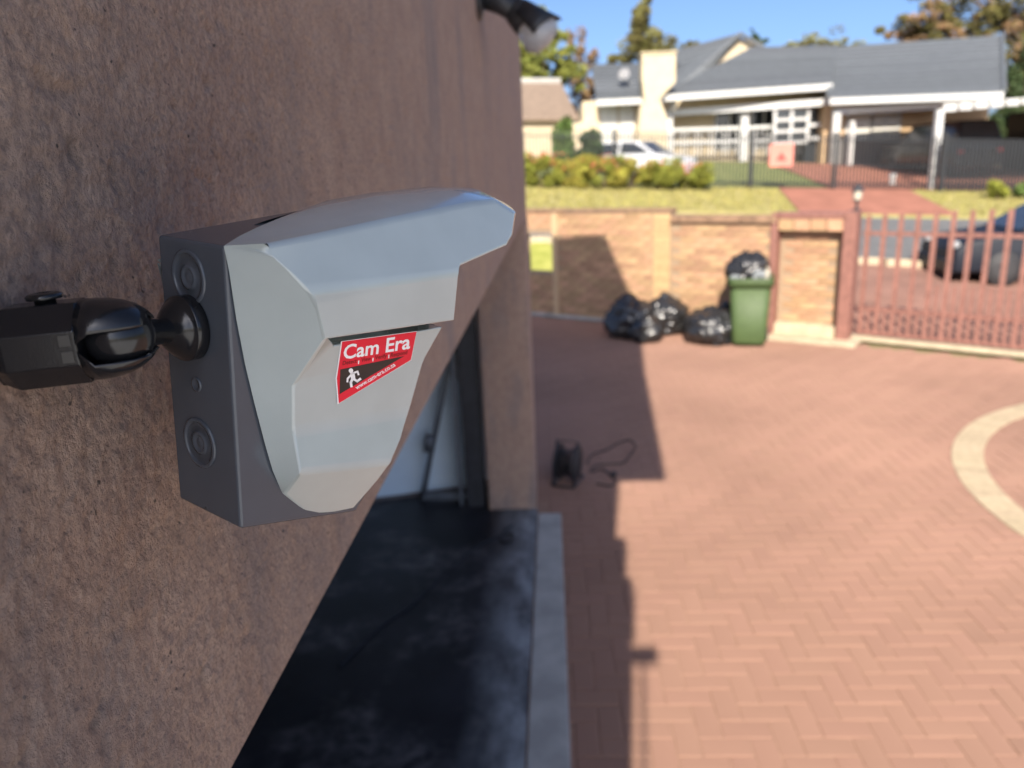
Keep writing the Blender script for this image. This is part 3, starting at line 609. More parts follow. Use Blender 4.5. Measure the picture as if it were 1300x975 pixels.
# domed top between the near edge and the far edge
rid = [hit(x, y, DN, O0-DN*WID/2) for x, y in ((388,265),(415,259.5),(470,249.5),(545,241.5),(590,242))]
rid += [O0+DF*0.252*KS*1.0+DU*0.034*KS-DN*WID/2]
tch = [E_[0], t2, t3, t4, t5, t6]
rid[5] = O0+DF*(0.272*KS)+DU*(0.0305*KS)-DN*WID/2
arch = [(284,312),(305,299),(330,287),(358,275.5),(388,265)]
cols = []
for i, (a, c) in enumerate(zip(tch, rid)):
    col = []
    for k in range(5):
        s_ = k/4
        if i == 0:
            p = hit(arch[k][0], arch[k][1], DN, O0+DN*(0.0007*KS*(1-s_)-WID/2*s_))
        else:
            p = a.lerp(c, s_)+DU*(0.0035*KS*math.sin(s_*math.pi*0.75)*(1 if i < 5 else 0.3)); 
            if i == 5: p = a.lerp(c, s_)+DF*(0.006*KS*math.sin(s_*math.pi))
        col.append(p)
    cols.append(col)
# t1 sits on the first strip
for i in range(5):
    for k in range(4):
        qd = [cols[i][k], cols[i][k+1], cols[i+1][k+1], cols[i+1][k]]
        if i == 0 and k == 0: qd = [cols[0][0], cols[0][1], cols[1][1], cols[1][0], t1]
        cov.poly(*qd); cov.poly(*[mirc(p) for p in qd][::-1])
# front lip of the hood, its underside, the front behind the window
lipu = [cols[5][k] for k in range(5)]; 
lipl = [tipl.lerp(mirc(tipl), k/8)+DF*(0.014*KS*math.sin(math.pi*k/8)) for k in range(5)]; lipm = [tipu.lerp(mirc(tipu), k/8)+DF*(0.016*KS*math.sin(math.pi*k/8)) for k in range(5)]
for k in range(4):
    for A_, B_ in ((lipu, lipm), (lipm, lipl)):
        qd = [A_[k], A_[k+1], B_[k+1], B_[k]]; cov.poly(*qd); cov.poly(*[mirc(p) for p in qd][::-1])
und = [lipl[k] for k in range(5)]; v0m = [v0.lerp(mirc(v0), k/8) for k in range(5)]
for k in range(4):
    qd = [und[k], und[k+1], v0m[k+1], v0m[k]]; cov.poly(*qd); cov.poly(*[mirc(p) for p in qd][::-1])
fc = [v0, d2, v1, g2_, h2_, k1, l1, m1, mi, n1, qi, q1, qm, q0, E_[7]]
for a, c in zip(fc, fc[1:]): cov.poly(a, c, mirc(c), mirc(a))
co = cov.build('cover', M['cover'], det, True, bevel=0.0050*KS, seg=5, ang=7.5)
feats = [E_, [E_[0],c1,c2,c3,c4,c5,c6,c7,c8,c10,E_[7]], [E_[0],t1,t2,t3,t4,t5,t6], [c4,d1,d2,v0], [c6,vm,v1], [k0,km,k1], [c7,lm_,l1], [c8,mm,m1], [c10,nm,n1], [v0,tipl,tipu,t6], [d2,v1,k1,l1,m1,mi,n1,qi,q1], [E_[7],q0,qm,q1], lipu, lipl, cols[0]]
fe = set(); kq = lambda p: (round(p[0],5), round(p[1],5), round(p[2],5))
for ch in feats:
    for a, c in zip(ch, ch[1:]):
        for f_ in (lambda p: p, mirc): fe.add(frozenset((kq(f_(a)), kq(f_(c)))))
soft = {}
for ch, wq in (([t3,t4,t5,t6], 1.0), ([t2,t3], .7), ([t1,t2], .06), ([E_[0],t1], .05), ([E_[0],c1,c2], .05), ([c2,c3], .12), ([c3,c4,c5], .42), ([t6,tipu,tipl], .8), ([c4,d1,d2], .8), ([c7,lm_,l1], 1), ([c8,mm,m1], 1), ([c10,nm,n1], .8)):
    for a, c in zip(ch, ch[1:]): soft[frozenset((kq(a), kq(c)))] = wq
wt = co.data.attributes.new('bevel_weight_edge', 'FLOAT', 'EDGE')
for e in co.data.edges:
    a, c = (co.data.vertices[i].co for i in e.vertices); kk = frozenset((kq(a), kq(c))); wt.data[e.index].value = soft.get(kk, 0.28) if kk in fe else 0.0
co.modifiers['bevel'].limit_method = 'WEIGHT'; co.modifiers['bevel'].use_clamp_overlap = False
co.modifiers.new('wn', 'WEIGHTED_NORMAL')
win = MB(); wv = [k1.lerp(mir(k1), .08), l1.lerp(mir(l1), .08), m1.lerp(mir(m1), .08), n1.lerp(mir(n1), .08)]
for a, c in zip(wv, wv[1:]): win.poly(a+DF*.001, c+DF*.001, mir(c)+DF*.001, mir(a)+DF*.001)
win.build('window', M['glass'], det)
# charcoal base behind the cover
bt, bb, bf = Lw(0,0,0), P(305.5,672,0), P(453,649.5,-.0020); rg = P(324,669,0); bfi = P(470,620,-.004); bi = Lw(.045*KS,-.03*KS,-.001*KS)
apx = hit(397,263.2,DN,O0-DN*WID/2)-DU*0.0005
e7b = P(362,626,0)
bs = MB()
sides = [(bt,bb,rg,e7b,bi),(rg,bf,bfi,bi,e7b)]
for f_ in sides: bs.poly(*f_); bs.poly(*[mir(p) for p in f_][::-1])
bs.poly(bt,mir(bt),mir(bb),bb); ap2 = hit(386,266.3,DN,O0-DN*WID); bs.poly(bt,apx,ap2,mir(bt)); bs.poly(bt,bi,apx); bs.poly(mir(bt),ap2,mir(bi)); bs.poly(bi,mir(bi),ap2,apx)
for a, c in ((bb,rg),(rg,bf),(bf,bfi),(bfi,bi)): bs.poly(a, c, mir(c), mir(a))
bo = bs.build('base', M['base'], det, True, bevel=0.0022*KS, seg=3, ang=12); bo.modifiers.new('wn', 'WEIGHTED_NORMAL')
# rings and holes moulded into the back
def BK(px, py, f=0.0): return hit(px, py, DF, O0+DF*f)
slope = (bb-bt).normalized(); BN = slope.cross(DN).normalized()
if BN.dot(DF) > 0: BN = -BN
def BKp(px, py): return hit(px, py, BN, O0)
for px, py in ((240,352),(254,562)):
    c = BKp(px, py); rr_ = 0.0156*KS
    MB().lathe(c-BN*.0004, BN, [(0,rr_),(0.0012,rr_),(0.0014,rr_*.95),(0.0014,rr_*.88),(0.0011,rr_*.85),(0.0004,rr_*.83),(0.0004,rr_*.45),(0.0011,rr_*.43),(0.0013,rr_*.36),(0.0009,rr_*.30),(0.0005,rr_*.26),(0.0005,rr_*.16),(0.0008,rr_*.13),(0.0005,0)], 40).build('knockout_ring', M['base'], det, True)
c = BKp(250,488); MB().lathe(c-BN*.0003, BN, [(0,.0045*KS),(0.0010,.0045*KS),(0.0010,.0034*KS),(0.0005,.0030*KS),(0.0005,0)], 24).build('screw_recess', M['base'], det, True)
c = BKp(261.5,645.5); MB().lathe(c-BN*.0002, BN, [(0,.0012*KS),(0.0004,.0011*KS),(0.0004,0)], 12).build('drain_hole', M['black'], det, True)

# sticker on the two upper pocket facets
def facet(p, q, r): return (q-p).cross(r-p).normalized(), p
F1 = facet(c7, l1, km); F2 = facet(c7, l1, m1)
def onf(px, py, lift):
    yl = 489+(px-373)*(458-489)/(538-373)
    nn_, p = F1 if py < yl else F2
    q = hit(px, py, nn_, p); s_ = 1 if nn_.dot(DN) > 0 else -1
    return q+nn_*s_*lift
M['sred'] = mat('sticker_red', (0.72,0.008,0.035), 0.35, 0.04, 50); M['swhite'] = mat('sticker_white', (0.85,0.84,0.84), 0.4, 0.02, 50); M['sblack'] = mat('sticker_black', (0.018,0.017,0.018), 0.4, 0.1, 50)
M['sdark'] = mat('sticker_dark_print', (0.16,0.005,0.01), 0.4, 0.05, 50)
def flat(name, pts, m, lift, parent, n=14):
    """fills a convex outline given on the facets, cut along the fold"""
    bm = bmesh.new(); vs_ = [bm.verts.new((x, y, 0)) for x, y in pts]; bm.faces.new(vs_)
    sl_ = (458-489)/(538-373); nf = V((-sl_, 1, 0)).normalized()
    bmesh.ops.bisect_plane(bm, geom=bm.verts[:]+bm.edges[:]+bm.faces[:], plane_co=(373,489,0), plane_no=nf)
    me = bpy.data.meshes.new(name)
    for v_ in bm.verts: v_.co = onf(v_.co.x, v_.co.y-0.001, lift)
    bm.to_mesh(me); bm.free(); return link(name, me, m, parent)
SK = flat('sticker', ((432.5,433),(528.5,420),(521.5,457),(428,513),(425.5,480)), M['swhite'], 0.00030, det)
SK['label'] = 'red and black sticker reading Cam Era'
flat('red_field', ((433.8,433.4),(528.2,420.6),(521.0,456.6),(429.5,511.6),(427.0,480)), M['sred'], 0.00040, SK)
flat('black_field', ((431.2,468.5),(512.5,451.5),(430.2,500.0)), M['sblack'], 0.00048, SK)
def text(s_, name, m, p0, p1, hpx, lift, shear=0.0, offs=0.0, parent=SK, drop=None):
    cu = bpy.data.curves.new(name, 'FONT'); cu.body = s_; cu.size = 1; cu.shear = shear; cu.offset = offs; cu.resolution_u = 3
    o = bpy.data.objects.new(name, cu); C.objects.link(o); dg = bpy.context.evaluated_depsgraph_get(); me = bpy.data.meshes.new_from_object(o.evaluated_get(dg)); bpy.data.objects.remove(o)
    xs_ = [v_.co.x for v_ in me.vertices]; x0, x1 = min(xs_), max(xs_)
    e = V((p1[0]-p0[0], p1[1]-p0[1])); up_ = V((drop[0], drop[1])) if drop else V((e.y, -e.x)).normalized()
    for v_ in me.vertices:
        k = (v_.co.x-x0)/(x1-x0); px = p0[0]+e.x*k+up_.x*hpx*v_.co.y; py = p0[1]+e.y*k+up_.y*hpx*v_.co.y
        v_.co = onf(px, py, lift)
    return link(name, me, m, parent)
text('Cam Era', 'lettering', M['swhite'], (434.5,455.5), (519.5,441.5), 25.5, 0.00055, 0.0, 0.020, drop=(0.10,-1.0))
text('Detect', 'lettering', M['sdark'], (434.0,463.0), (452.0,459.8), 7.4, 0.00055, 0, 0.012, drop=(0.1,-1))
text('View', 'lettering', M['sdark'], (457.5,459.0), (470.0,456.8), 7.4, 0.00055, 0, 0.012, drop=(0.1,-1))
text('Verify', 'lettering', M['sdark'], (475.0,456.0), (490.0,453.4), 7.4, 0.00055, 0, 0.012, drop=(0.1,-1))
text('Respond', 'lettering', M['sdark'], (495.0,452.8), (516.0,449.0), 7.4, 0.00055, 0, 0.012, drop=(0.1,-1))
for x, y in ((454.4,459.4),(472.6,455.9),(492.7,452.0)): flat('divider', ((x-.6,y-2.2),(x+.8,y-2.4),(x+.5,y+2.1),(x-.9,y+2.3)), M['swhite'], 0.00055, SK)
text('www.cam-era.co.za', 'lettering', M['swhite'], (452.0,494.2), (501.5,463.8), 7.6, 0.00055, 0, 0.014)
# running figure pictogram
def stroke(name, pts, wpx):
    for (x0, y0), (x1, y1) in zip(pts, pts[1:]):
        e = V((x1-x0, y1-y0)).normalized(); n_ = V((-e.y, e.x))*wpx/2; e = e*wpx*0.35
        flat(name, ((x0+n_.x-e.x,y0+n_.y-e.y),(x1+n_.x+e.x,y1+n_.y+e.y),(x1-n_.x+e.x,y1-n_.y+e.y),(x0-n_.x-e.x,y0-n_.y-e.y)), M['swhite'], 0.00056, SK)
flat('pictogram', [(444.6+2.9*math.cos(a*math.pi/6), 469.9+3.0*math.sin(a*math.pi/6)) for a in range(12)], M['swhite'], 0.00056, SK)
stroke('pictogram', ((446.5,474),(447.5,480.5)), 5.6); stroke('pictogram', ((446,473.5),(453,471.0),(454.2,475.0)), 2.4); stroke('pictogram', ((445,475),(440.5,480),(440.0,484)), 2.4)
stroke('pictogram', ((448,480.5),(452.5,483.5),(456.5,480.5)), 3.0); stroke('pictogram', ((446.5,480.5),(444.5,485),(445.2,490)), 3.2)

# bracket
brk = thing('ball_bracket', 'black ball-joint bracket holding the grey detector to the brown wall', 'bracket', O0)
dc = BKp(243,415)
MB().lathe(dc, BN, [(0.0002,0),(0.0002,.0180*KS),(.0004,.0186*KS),(.0056,.0186*KS),(.0062,.0182*KS),(.0064,.0172*KS),(.0085,.0160*KS),(.0120,.0115*KS),(.0140,.0085*KS),(.0150,.0075*KS),(.0150,0)], 40).build('flange', M['blackp'], brk, True)
bc = dc+BN*0.0385*KS+DN*0.0*KS
# ball centre pulled so that it sits on the line of the arm
bc = EYEV+ray(151,427)*((R.transposed() @ (bc-EYEV)).z*0.945)
ad = (bc-(dc+BN*.010)).normalized()
st_ = [(0.0,.0078*KS),(.004,.0072*KS),(.012,.0072*KS),(.022,.0085*KS)]
MB().lathe(dc+BN*.010, ad, st_, 28).build('stem', M['blackp'], brk, True)
def sphere(c, r, name, m, parent, cutz=None, sq=(1,1,1)):
    bm = bmesh.new(); bmesh.ops.create_uvsphere(bm, u_segments=40, v_segments=24, radius=r)
    me = bpy.data.meshes.new(name); bm.to_mesh(me); bm.free(); o = link(name, me, m, parent, True); o.matrix_parent_inverse = wm(parent).inverted(); o.location = c; return o
bdep = (bc-EYEV).length; pxm = (R.transposed() @ (bc-EYEV)).z/FPX       # metres per photo pixel at the ball
sphere(bc, 43*pxm, 'ball', M['blackp'], brk)
# socket body: eight-sided sleeve from the wall to the ball, upper and lower jaws
wl = V((wx(bc.y-0.004)+0.001, 0, 0)).x
axw = (EYEV+ray(0,428)*((wl-0)/ray(0,428).x) - bc); axw = (V((wl, bc.y-0.012, bc.z-0.001))-bc); LA = axw.length; axw.normalize()
upv = (V((0,0,1))-axw*axw.z).normalized(); fwv = axw.cross(upv)
def jaw(sign, name):
    b = MB(); N = 28; rows = []
    for d_, r_ in ((-40,24),(-34,32),(-24,40),(-10,46),(4,49.5),(20,51),(36,51.5)):
        rows.append((d_, r_))
    v = []; f = []
    for d_, r_ in rows:
        for i in range(N+1):
            a = math.pi*i/N; q = max(0.0, math.sin(a)); cx_ = math.cos(a)
            h0 = (15 if sign > 0 else 24) if d_ < 36 else 4
            v.append(bc+axw*d_*pxm+fwv*cx_*r_*pxm+upv*sign*(h0+q*(r_-h0))*pxm)
    for j in range(len(rows)-1):
        for i in range(N): f.append((j*(N+1)+i, j*(N+1)+i+1, (j+1)*(N+1)+i+1, (j+1)*(N+1)+i))
    b.add(v, f); o = b.build(name, M['blackp'], brk, True); s_ = o.modifiers.new('s', 'SOLIDIFY'); s_.thickness = 0.0016; s_.offset = -1; return o
jaw(1, 'upper_jaw'); jaw(-1, 'lower_jaw')
b = MB(); rows = [(34*pxm,46*pxm),(35*pxm,52*pxm),(LA-20*pxm,52*pxm),(LA-4*pxm,44*pxm),(LA,44*pxm)]; v = []
for d_, r_ in rows:
    for i in range(8):
        a = math.pi/8+math.pi/4*i; v.append(bc+axw*d_+(fwv*math.cos(a)+upv*math.sin(a))*r_*1.06)
b.add(v, [(j*8+i, j*8+(i+1)%8, (j+1)*8+(i+1)%8, (j+1)*8+i) for j in range(4) for i in range(8)]+[tuple(range(8))[::-1], tuple(range(32,40))])
b.build('sleeve', M['blackp'], brk, True, bevel=0.0016, seg=3, ang=20).modifiers.new('wn','WEIGHTED_NORMAL')
kc = bc+axw*74*pxm+upv*50*pxm
MB().lathe(kc, upv, [(0,0),(0,12*pxm),(5*pxm,12*pxm),(6*pxm,20*pxm),(10*pxm,21*pxm),(13*pxm,17*pxm),(14*pxm,8*pxm),(12.5*pxm,7*pxm),(12.5*pxm,0)], 24).build('clamp_screw', M['blackp'], brk, True)
M['nut'] = mat('dull_nut', (0.05,0.048,0.044), 0.45, 0.1, 30, metal=0.4)
cdir = (EYEV-bc); cdir = (cdir-axw*cdir.dot(axw)-upv*cdir.dot(upv)).normalized()
sc = bc+axw*57*pxm+cdir*51.3*pxm
for s_ in (-1, 1):
    cc = sc+upv*(s_*10*pxm)-axw*10*pxm-cdir*1.2*pxm
    b = MB(); v = [cc+axw*x*6.5*pxm+upv*y*7*pxm+cdir*z for z in (0.0001, 1.6*pxm) for x, y in ((-1,-1),(1,-1),(1,1),(-1,1))]
    b.add(v, [(0,1,2,3),(4,5,6,7),(0,1,5,4),(1,2,6,5),(2,3,7,6),(3,0,4,7)]).build('nut', M['nut'], brk, bevel=0.0006)

# ------------------------------------------------------------------ across the street: fence, sign, hedge
FY = 25.0
def fz(x): return hz(x, FY)+0.02
fence = thing('palisade_fence', 'long black steel picket fence across the street in front of the garden', 'fence', (5, FY, fz(5)))
x = -3.0; pk_ = MB().box((-0.015,-0.012,0),(0.015,0.012,1.62)); pme = bpy.data.meshes.new('picket'); pme.from_pydata(pk_.v, [], pk_.f); pme.update(); pme.materials.append(M['black'])
def put(name, me, loc, parent):
    o = link(name, me, None, parent); o.matrix_parent_inverse = wm(parent).inverted(); o.location = loc; return o
xg0, xg1 = at(1058,240,FY).x, at(1192,240,FY).x
while x < xg0-0.05:
    put('picket', pme, (x, FY, fz(x)+0.05), fence); x += 0.105
for za in (0.18, 1.48):
    MB().bar((-3.05,FY+0.012,fz(-3.05)+za),(xg0,FY+0.012,fz(xg0)+za),0.022).build('rail', M['black'], fence)
for px in (780, 953, 1058):
    X_ = at(px,240,FY).x; MB().box((X_-0.05,FY-0.03,fz(X_)),(X_+0.05,FY+0.07,fz(X_)+1.72)).build('post', M['black'], fence)
dg_ = thing('driveway_gate', 'black steel picket gate closing the red driveway across the street', 'gate', ((xg0+xg1)/2, FY, fz(xg1)))
x = xg0+0.12
while x < xg1-0.05: put('picket', pme, (x, FY+0.02, fz(x)+0.06), dg_); x += 0.105
for za in (0.2, 0.75, 1.5): MB().bar((xg0+.07,FY+0.035,fz(xg0)+za),(xg1-.02,FY+0.035,fz(xg1)+za),0.024).build('rail', M['black'], dg_)
pn = thing('panel_fence', 'dense black steel slat fence at the right end across the street', 'fence', (xg1+2, FY, fz(xg1)))
x = xg1+0.14; slm = MB().box((-0.035,-0.01,0),(0.035,0.01,1.55)); sme = bpy.data.meshes.new('slat'); sme.from_pydata(slm.v, [], slm.f); sme.update(); sme.materials.append(M['black'])
while x < xg1+7: put('slat', sme, (x, FY+0.05, fz(x)+0.05), pn); x += 0.105
for za in (0.25, 1.35): MB().bar((xg1+.1,FY+0.075,fz(xg1)+za),(xg1+7,FY+0.075,fz(xg1+7)+za),0.022).build('rail', M['black'], pn)
MB().box((xg1-.02,FY-0.05,fz(xg1)),(xg1+.10,FY+0.07,fz(xg1)+1.75)).build('post', M['black'], pn)
c = at(992,197,FY-0.05); sgn = thing('warning_sign', 'square pale red warning board hung on the street fence', 'sign', c)
M['signred'] = mat('faded_red', (0.62,0.22,0.17), 0.5, 0.06, 3); M['signmark'] = mat('sign_mark', (0.55,0.06,0.05), 0.5, 0.05, 3)
MB().box((c.x-.36,c.y-.012,c.z-.34),(c.x+.36,c.y+.012,c.z+.34)).build('board', M['signred'], sgn)
MB().prism([(c.x-.17,c.y-.015,c.z-.16),(c.x+.17,c.y-.015,c.z-.16),(c.x,c.y-.015,c.z+.10)], (0,-0.004,0)).build('mark', M['signmark'], sgn)

tf = MB(); rt_ = random.Random(9)
for _ in range(5200):
    x_ = rt_.uniform(-2.5, 15.5); y_ = rt_.uniform(20.5, 25.0)
    if dv[0]-1.0+(y_-20.4)*.16 < x_ < dv[1]+.4+(y_-20.4)*.16: continue
    z_ = hz(x_, y_)+.03; hh = rt_.uniform(.04,.13); dx_, dy_ = rt_.uniform(-.06,.06), rt_.uniform(-.06,.06)
    tf.poly((x_-.02,y_,z_),(x_+.02,y_+.01,z_),(x_+dx_,y_+dy_,z_+hh))
tm = bpy.data.meshes.new('verge_tufts'); tm.from_pydata(tf.v, [], tf.f); tm.update(); vt = stuff(link('verge_tufts', tm, mat('dry_grass_blade', (0.27,0.245,0.08), 0.9, 0.2, 2, island=0.35, spec=0.1))); vt['label'] = 'dry yellow-green grass blades on the verge across the street'; vt['category'] = 'grass'
def leafmat(name, col, isl=0.45): return mat(name, col, 0.7, 0.25, 2.5, island=isl, spec=0.15)
LM = dict(hedge=leafmat('hedge_leaf', (0.20,0.21,0.035)), hedge2=leafmat('hedge_leaf_pale', (0.30,0.27,0.05)), green=leafmat('shrub_leaf', (0.10,0.15,0.04)), dark=leafmat('dark_leaf', (0.05,0.075,0.03)),
 yellow=leafmat('yellow_leaf', (0.20,0.215,0.05)), conifer=leafmat('conifer_leaf', (0.20,0.19,0.065)), brown=leafmat('dry_leaf', (0.23,0.15,0.075)), olive=leafmat('olive_leaf', (0.13,0.115,0.04)), flower=leafmat('flower', (0.55,0.12,0.09), 0.2))
def leaves(b, c, rx, ry, rz, n, size, rnd, up=0.0):
    for _ in range(n):
        while True:
            p = V((rnd.uniform(-1,1), rnd.uniform(-1,1), rnd.uniform(-1,1)))
            if 0.25 < p.length < 1: break
        p = p*(0.6+0.4/max(p.length,.3)*min(1,p.length)) if rnd.random() < .5 else p
        q = V(c)+V((p.x*rx, p.y*ry, p.z*rz)); s_ = size*rnd.uniform(.6,1.3)
        a = V((rnd.gauss(0,1), rnd.gauss(0,1), rnd.gauss(0,1)+up)).normalized(); t_ = a.orthogonal().normalized(); a2 = a.cross(t_)
        b.poly(q-a*s_, q+t_*s_*.45, q+a*s_, q-t_*s_*.45)
def leafmesh(name, b, m, parent):
    me = bpy.data.meshes.new(name); me.from_pydata(b.v, [], b.f); me.update(); return link(name, me, m, parent)
def limb(b, p0, p1, r0, r1, rnd, bend=0.1):
    p0, p1 = V(p0), V(p1); L_ = (p1-p0).length; m_ = [p0.lerp(p1, k/4)+V((rnd.uniform(-1,1), rnd.uniform(-1,1), rnd.uniform(-.4,.4)))*L_*bend*(0 if k in (0,4) else .5) for k in range(5)]
    b.tube(m_, [r0+(r1-r0)*k/4 for k in range(5)], 7); return m_
def tree(name, label, base, H_, clumps, lm, seed, n=900, size=0.22, tr=0.16, group='trees behind the houses', second=None, cat='tree'):
    """clumps: (dx, dy, z, rx, ry, rz) relative to base"""
    rnd = random.Random(seed); t_ = thing(name, label, cat, base, group); base = V(base)
    b = MB(); limb(b, base-V((0,0,.2)), base+V((0,0,H_*0.8)), tr, tr*0.3, rnd, 0.04); b.build('trunk', M['bark'], t_, True)
    for dx, dy, z, rx, ry, rz in clumps[:9]:
        b = MB(); limb(b, base+V((0,0,max(H_*0.25, z-1.2*rx-0.4))), base+V((dx,dy,z)), tr*.45, tr*.12, rnd); b.build('limb', M['bark'], t_, True)
    cr = MB(); c2 = MB()
    for k, (dx, dy, z, rx, ry, rz) in enumerate(clumps):
        for s2 in range(12):
            o_ = V((rnd.gauss(0,.48)*rx, rnd.gauss(0,.48)*ry, rnd.gauss(0,.48)*rz)); f_ = rnd.uniform(.18,.5)
            leaves(c2 if (second and rnd.random() < .4) else cr, base+V((dx,dy,z))+o_, rx*f_, ry*f_, rz*f_, int(n*1.5)//12, size*.7, rnd)
    leafmesh('crown', cr, LM[lm], t_)
    if second and c2.f: leafmesh('crown', c2, LM[second], t_)
    return t_
# hedge plants along the fence
rnd = random.Random(3)
for k, (px, top_, wpx, lm_k, lab) in enumerate(((690,192,46,'hedge','leftmost yellow-green hedge shrub at the fence, beside the brown wall'),(728,198,44,'hedge2','pale yellow hedge shrub below the rounded green bush'),(765,199,44,'hedge','yellow-green hedge shrub left of the white car'),(800,199,44,'hedge2','pale hedge shrub in front of the white car'),(838,200,44,'hedge','yellow-green hedge shrub under the bonnet of the white car'),(872,208,46,'hedge','rightmost yellow-green hedge shrub, beside the open lawn'))):
    c = at(px, 240, FY-0.6); z0 = hz(c.x, FY-.6); ht = at(px, top_, FY-0.6).z-z0; r_ = wpx/FPX*FY/2*1.25
    t_ = thing('hedge_shrub', lab, 'shrub', (c.x, FY-.6, z0), 'hedge along the street fence')
    b = MB()
    for q in range(5): limb(b, (c.x+rnd.uniform(-.15,.15), FY-.6, z0), (c.x+rnd.uniform(-r_,r_)*.7, FY-.6+rnd.uniform(-.3,.3), z0+ht*.7), .025, .01, rnd)
    b.build('stem', M['bark'], t_, True)
    cr = MB()
    for q in range(26): leaves(cr, (c.x+rnd.uniform(-r_,r_)*.85, FY-.6+rnd.uniform(-.35,.35), z0+ht*rnd.uniform(.15,.9)), r_*.28, .3, ht*.17, 130, 0.05, rnd)
    leafmesh('foliage', cr, LM[lm_k], t_)
    fb = MB(); leaves(fb, (c.x, FY-.6, z0+ht*.8), r_*.9, .5, ht*.28, 45, 0.07, rnd); stuff(leafmesh('flowers', fb, LM['flower'], t_))
def bush(name, label, px, pyb, pyt, wpx, Y, lm, seed, size=.1, n=260, grp=None):
    rnd = random.Random(seed); c = at(px, pyb, Y); z0 = hz(c.x, Y); ht = at(px, pyt, Y).z-z0; r_ = wpx/FPX*Y/2
    t_ = thing(name, label, 'shrub', (c.x, Y, z0), grp); b = MB()
    for q in range(4): limb(b, (c.x, Y, z0-.05), (c.x+rnd.uniform(-r_,r_)*.5, Y+rnd.uniform(-.2,.2), z0+ht*.7), .04, .012, rnd)
    b.build('stem', M['bark'], t_, True); cr = MB()
    for q in range(10): leaves(cr, (c.x+rnd.uniform(-r_,r_)*.6, Y+rnd.uniform(-.4,.4)*r_, z0+ht*rnd.uniform(.25,.85)), r_*.5, r_*.5, ht*.2, n, size, rnd)
    leafmesh('foliage', cr, LM[lm], t_); return t_
bush('garden_bush','rounded green bush behind the left end of the street fence',714,215,148,34,28,'green',11)
bush('garden_bush','dark green bush between the rounded bush and the white car',748,215,165,36,28.5,'dark',12)
bush('garden_bush','low bright green plant on the verge at the right edge',1264,262,228,26,23.6,'hedge',13,.06)
bush('garden_bush','small leafy plant at the far right behind the gate',1296,262,232,20,23.8,'green',14,.06)
wo = at(1132,238,26.5); wz = hz(wo.x,26.5)+.03
orn = MB().lathe((wo.x,26.5,wz),(0,0,1),[(0,.10),(.05,.11),(.10,.05),(.22,.12),(.34,.13),(.36,.10),(.30,0)],14).build('white_urn', M['white'], None, True); tag(orn, 'small white garden urn on the red paving behind the driveway gate', 'urn')

# ------------------------------------------------------------------ the house across the street
HS = thing('bungalow', 'cream bungalow with dark grey tiled roof across the street', 'house', (9,36,2.4))
FLZ = 2.40
MB().box((3.2,36,1.5),(11.55,43,5.3)).box((11.551,36,3.5),(12.6,42.9,5.3)).build('wall', M['wallc'], HS)
MB().box((11.56,34.2,1.2),(18.2,43,4.6)).build('wall', M['wallt'], HS)
MB().box((1.6,35.4,1.5),(5.0,40,5.0)).build('wall', M['wallc'], HS)
def roofquad(name, a, b_, c, d, th=0.14, courses=14, m=None):
    """a,b eave corners left/right; c,d ridge right/left; tile courses as real lapped strips"""
    a, b_, c, d = map(V, (a, b_, c, d)); nrm = (b_-a).cross(d-a).normalized()
    if nrm.z < 0: nrm = -nrm
    rp = MB(); rp.add([a,b_,c,d,a-nrm*th,b_-nrm*th,c-nrm*th,d-nrm*th], [(0,1,2,3),(7,6,5,4),(0,4,5,1),(1,5,6,2),(2,6,7,3),(3,7,4,0)]); o = rp.build(name, m or M['tile'], HS)
    for k in range(courses):
        t0, t1 = k/courses, (k+1)/courses; l0, r0, l1_, r1 = a.lerp(d,t0), b_.lerp(c,t0), a.lerp(d,t1), b_.lerp(c,t1)
        sb = MB(); sb.add([l0+nrm*.012, r0+nrm*.012, l0+nrm*.05, r0+nrm*.05, l1_+nrm*.018, r1+nrm*.018], [(0,1,3,2),(2,3,5,4)]); sb.build('tile_course', m or M['tile'], o)
    return o
def fascia(a, b_, h=0.24, name='fascia'):
    a, b_ = V(a), V(b_); q = MB(); q.add([a+V((0,-.10,-h)),b_+V((0,-.10,-h)),b_+V((0,-.03,-h)),a+V((0,-.03,-h)),a+V((0,-.10,.0)),b_+V((0,-.10,.0)),b_+V((0,-.03,.0)),a+V((0,-.03,.0))], [(0,3,2,1),(4,5,6,7),(0,1,5,4),(1,2,6,5),(2,3,7,6),(3,0,4,7)]); return q.build(name, M['white'], HS)
eL, eR = at(838,121,34), at(1056,106,34); rR, rL = at(1063,58,39), at(955,60,39)
roofquad('roof', eL, eR, rR, rL); fascia(eL, eR)
qL, qR = at(1053,125,33), at(1273,117,33); sR, sL = at(1271,45,39), at(1062,59.5,39)
roofquad('roof', qL, qR, sR, sL, courses=12); fascia(qL, qR)
v0_, v1_ = at(1273,117,33), at(1271,45,39); MB().tube([v0_+V((.05,0,.06)), v1_+V((.05,0,.06))], .10, 6).build('verge_trim', M['tile'], HS)
MB().tube([qL+V((-.05,0,.06)), sL+V((-.05,0,.06))], .10, 6).build('verge_trim', M['tile'], HS)
wL, wR = at(757,127,34.5), at(822,124,34.5); xR, xL = at(862,80,38), at(751,82,38)
roofquad('roof', wL, wR, xR, xL, courses=10); fascia(wL, wR)
# rear gable
roofquad('roof', at(836,130,40.8), at(899,88,40.8), at(940,42,41.2), at(858,64,44), courses=8)
MB().prism([at(895,86,41.3), at(938,47,41.3), at(966,60,41.3), at(966,90,41.3)], (0.2,1.5,0)).build('gable', M['wallc'], HS)
MB().tube([at(895,83,41.0), at(940,43,41.0), at(968,60,41.0)], .12, 6).build('barge_board', M['tile'], HS)
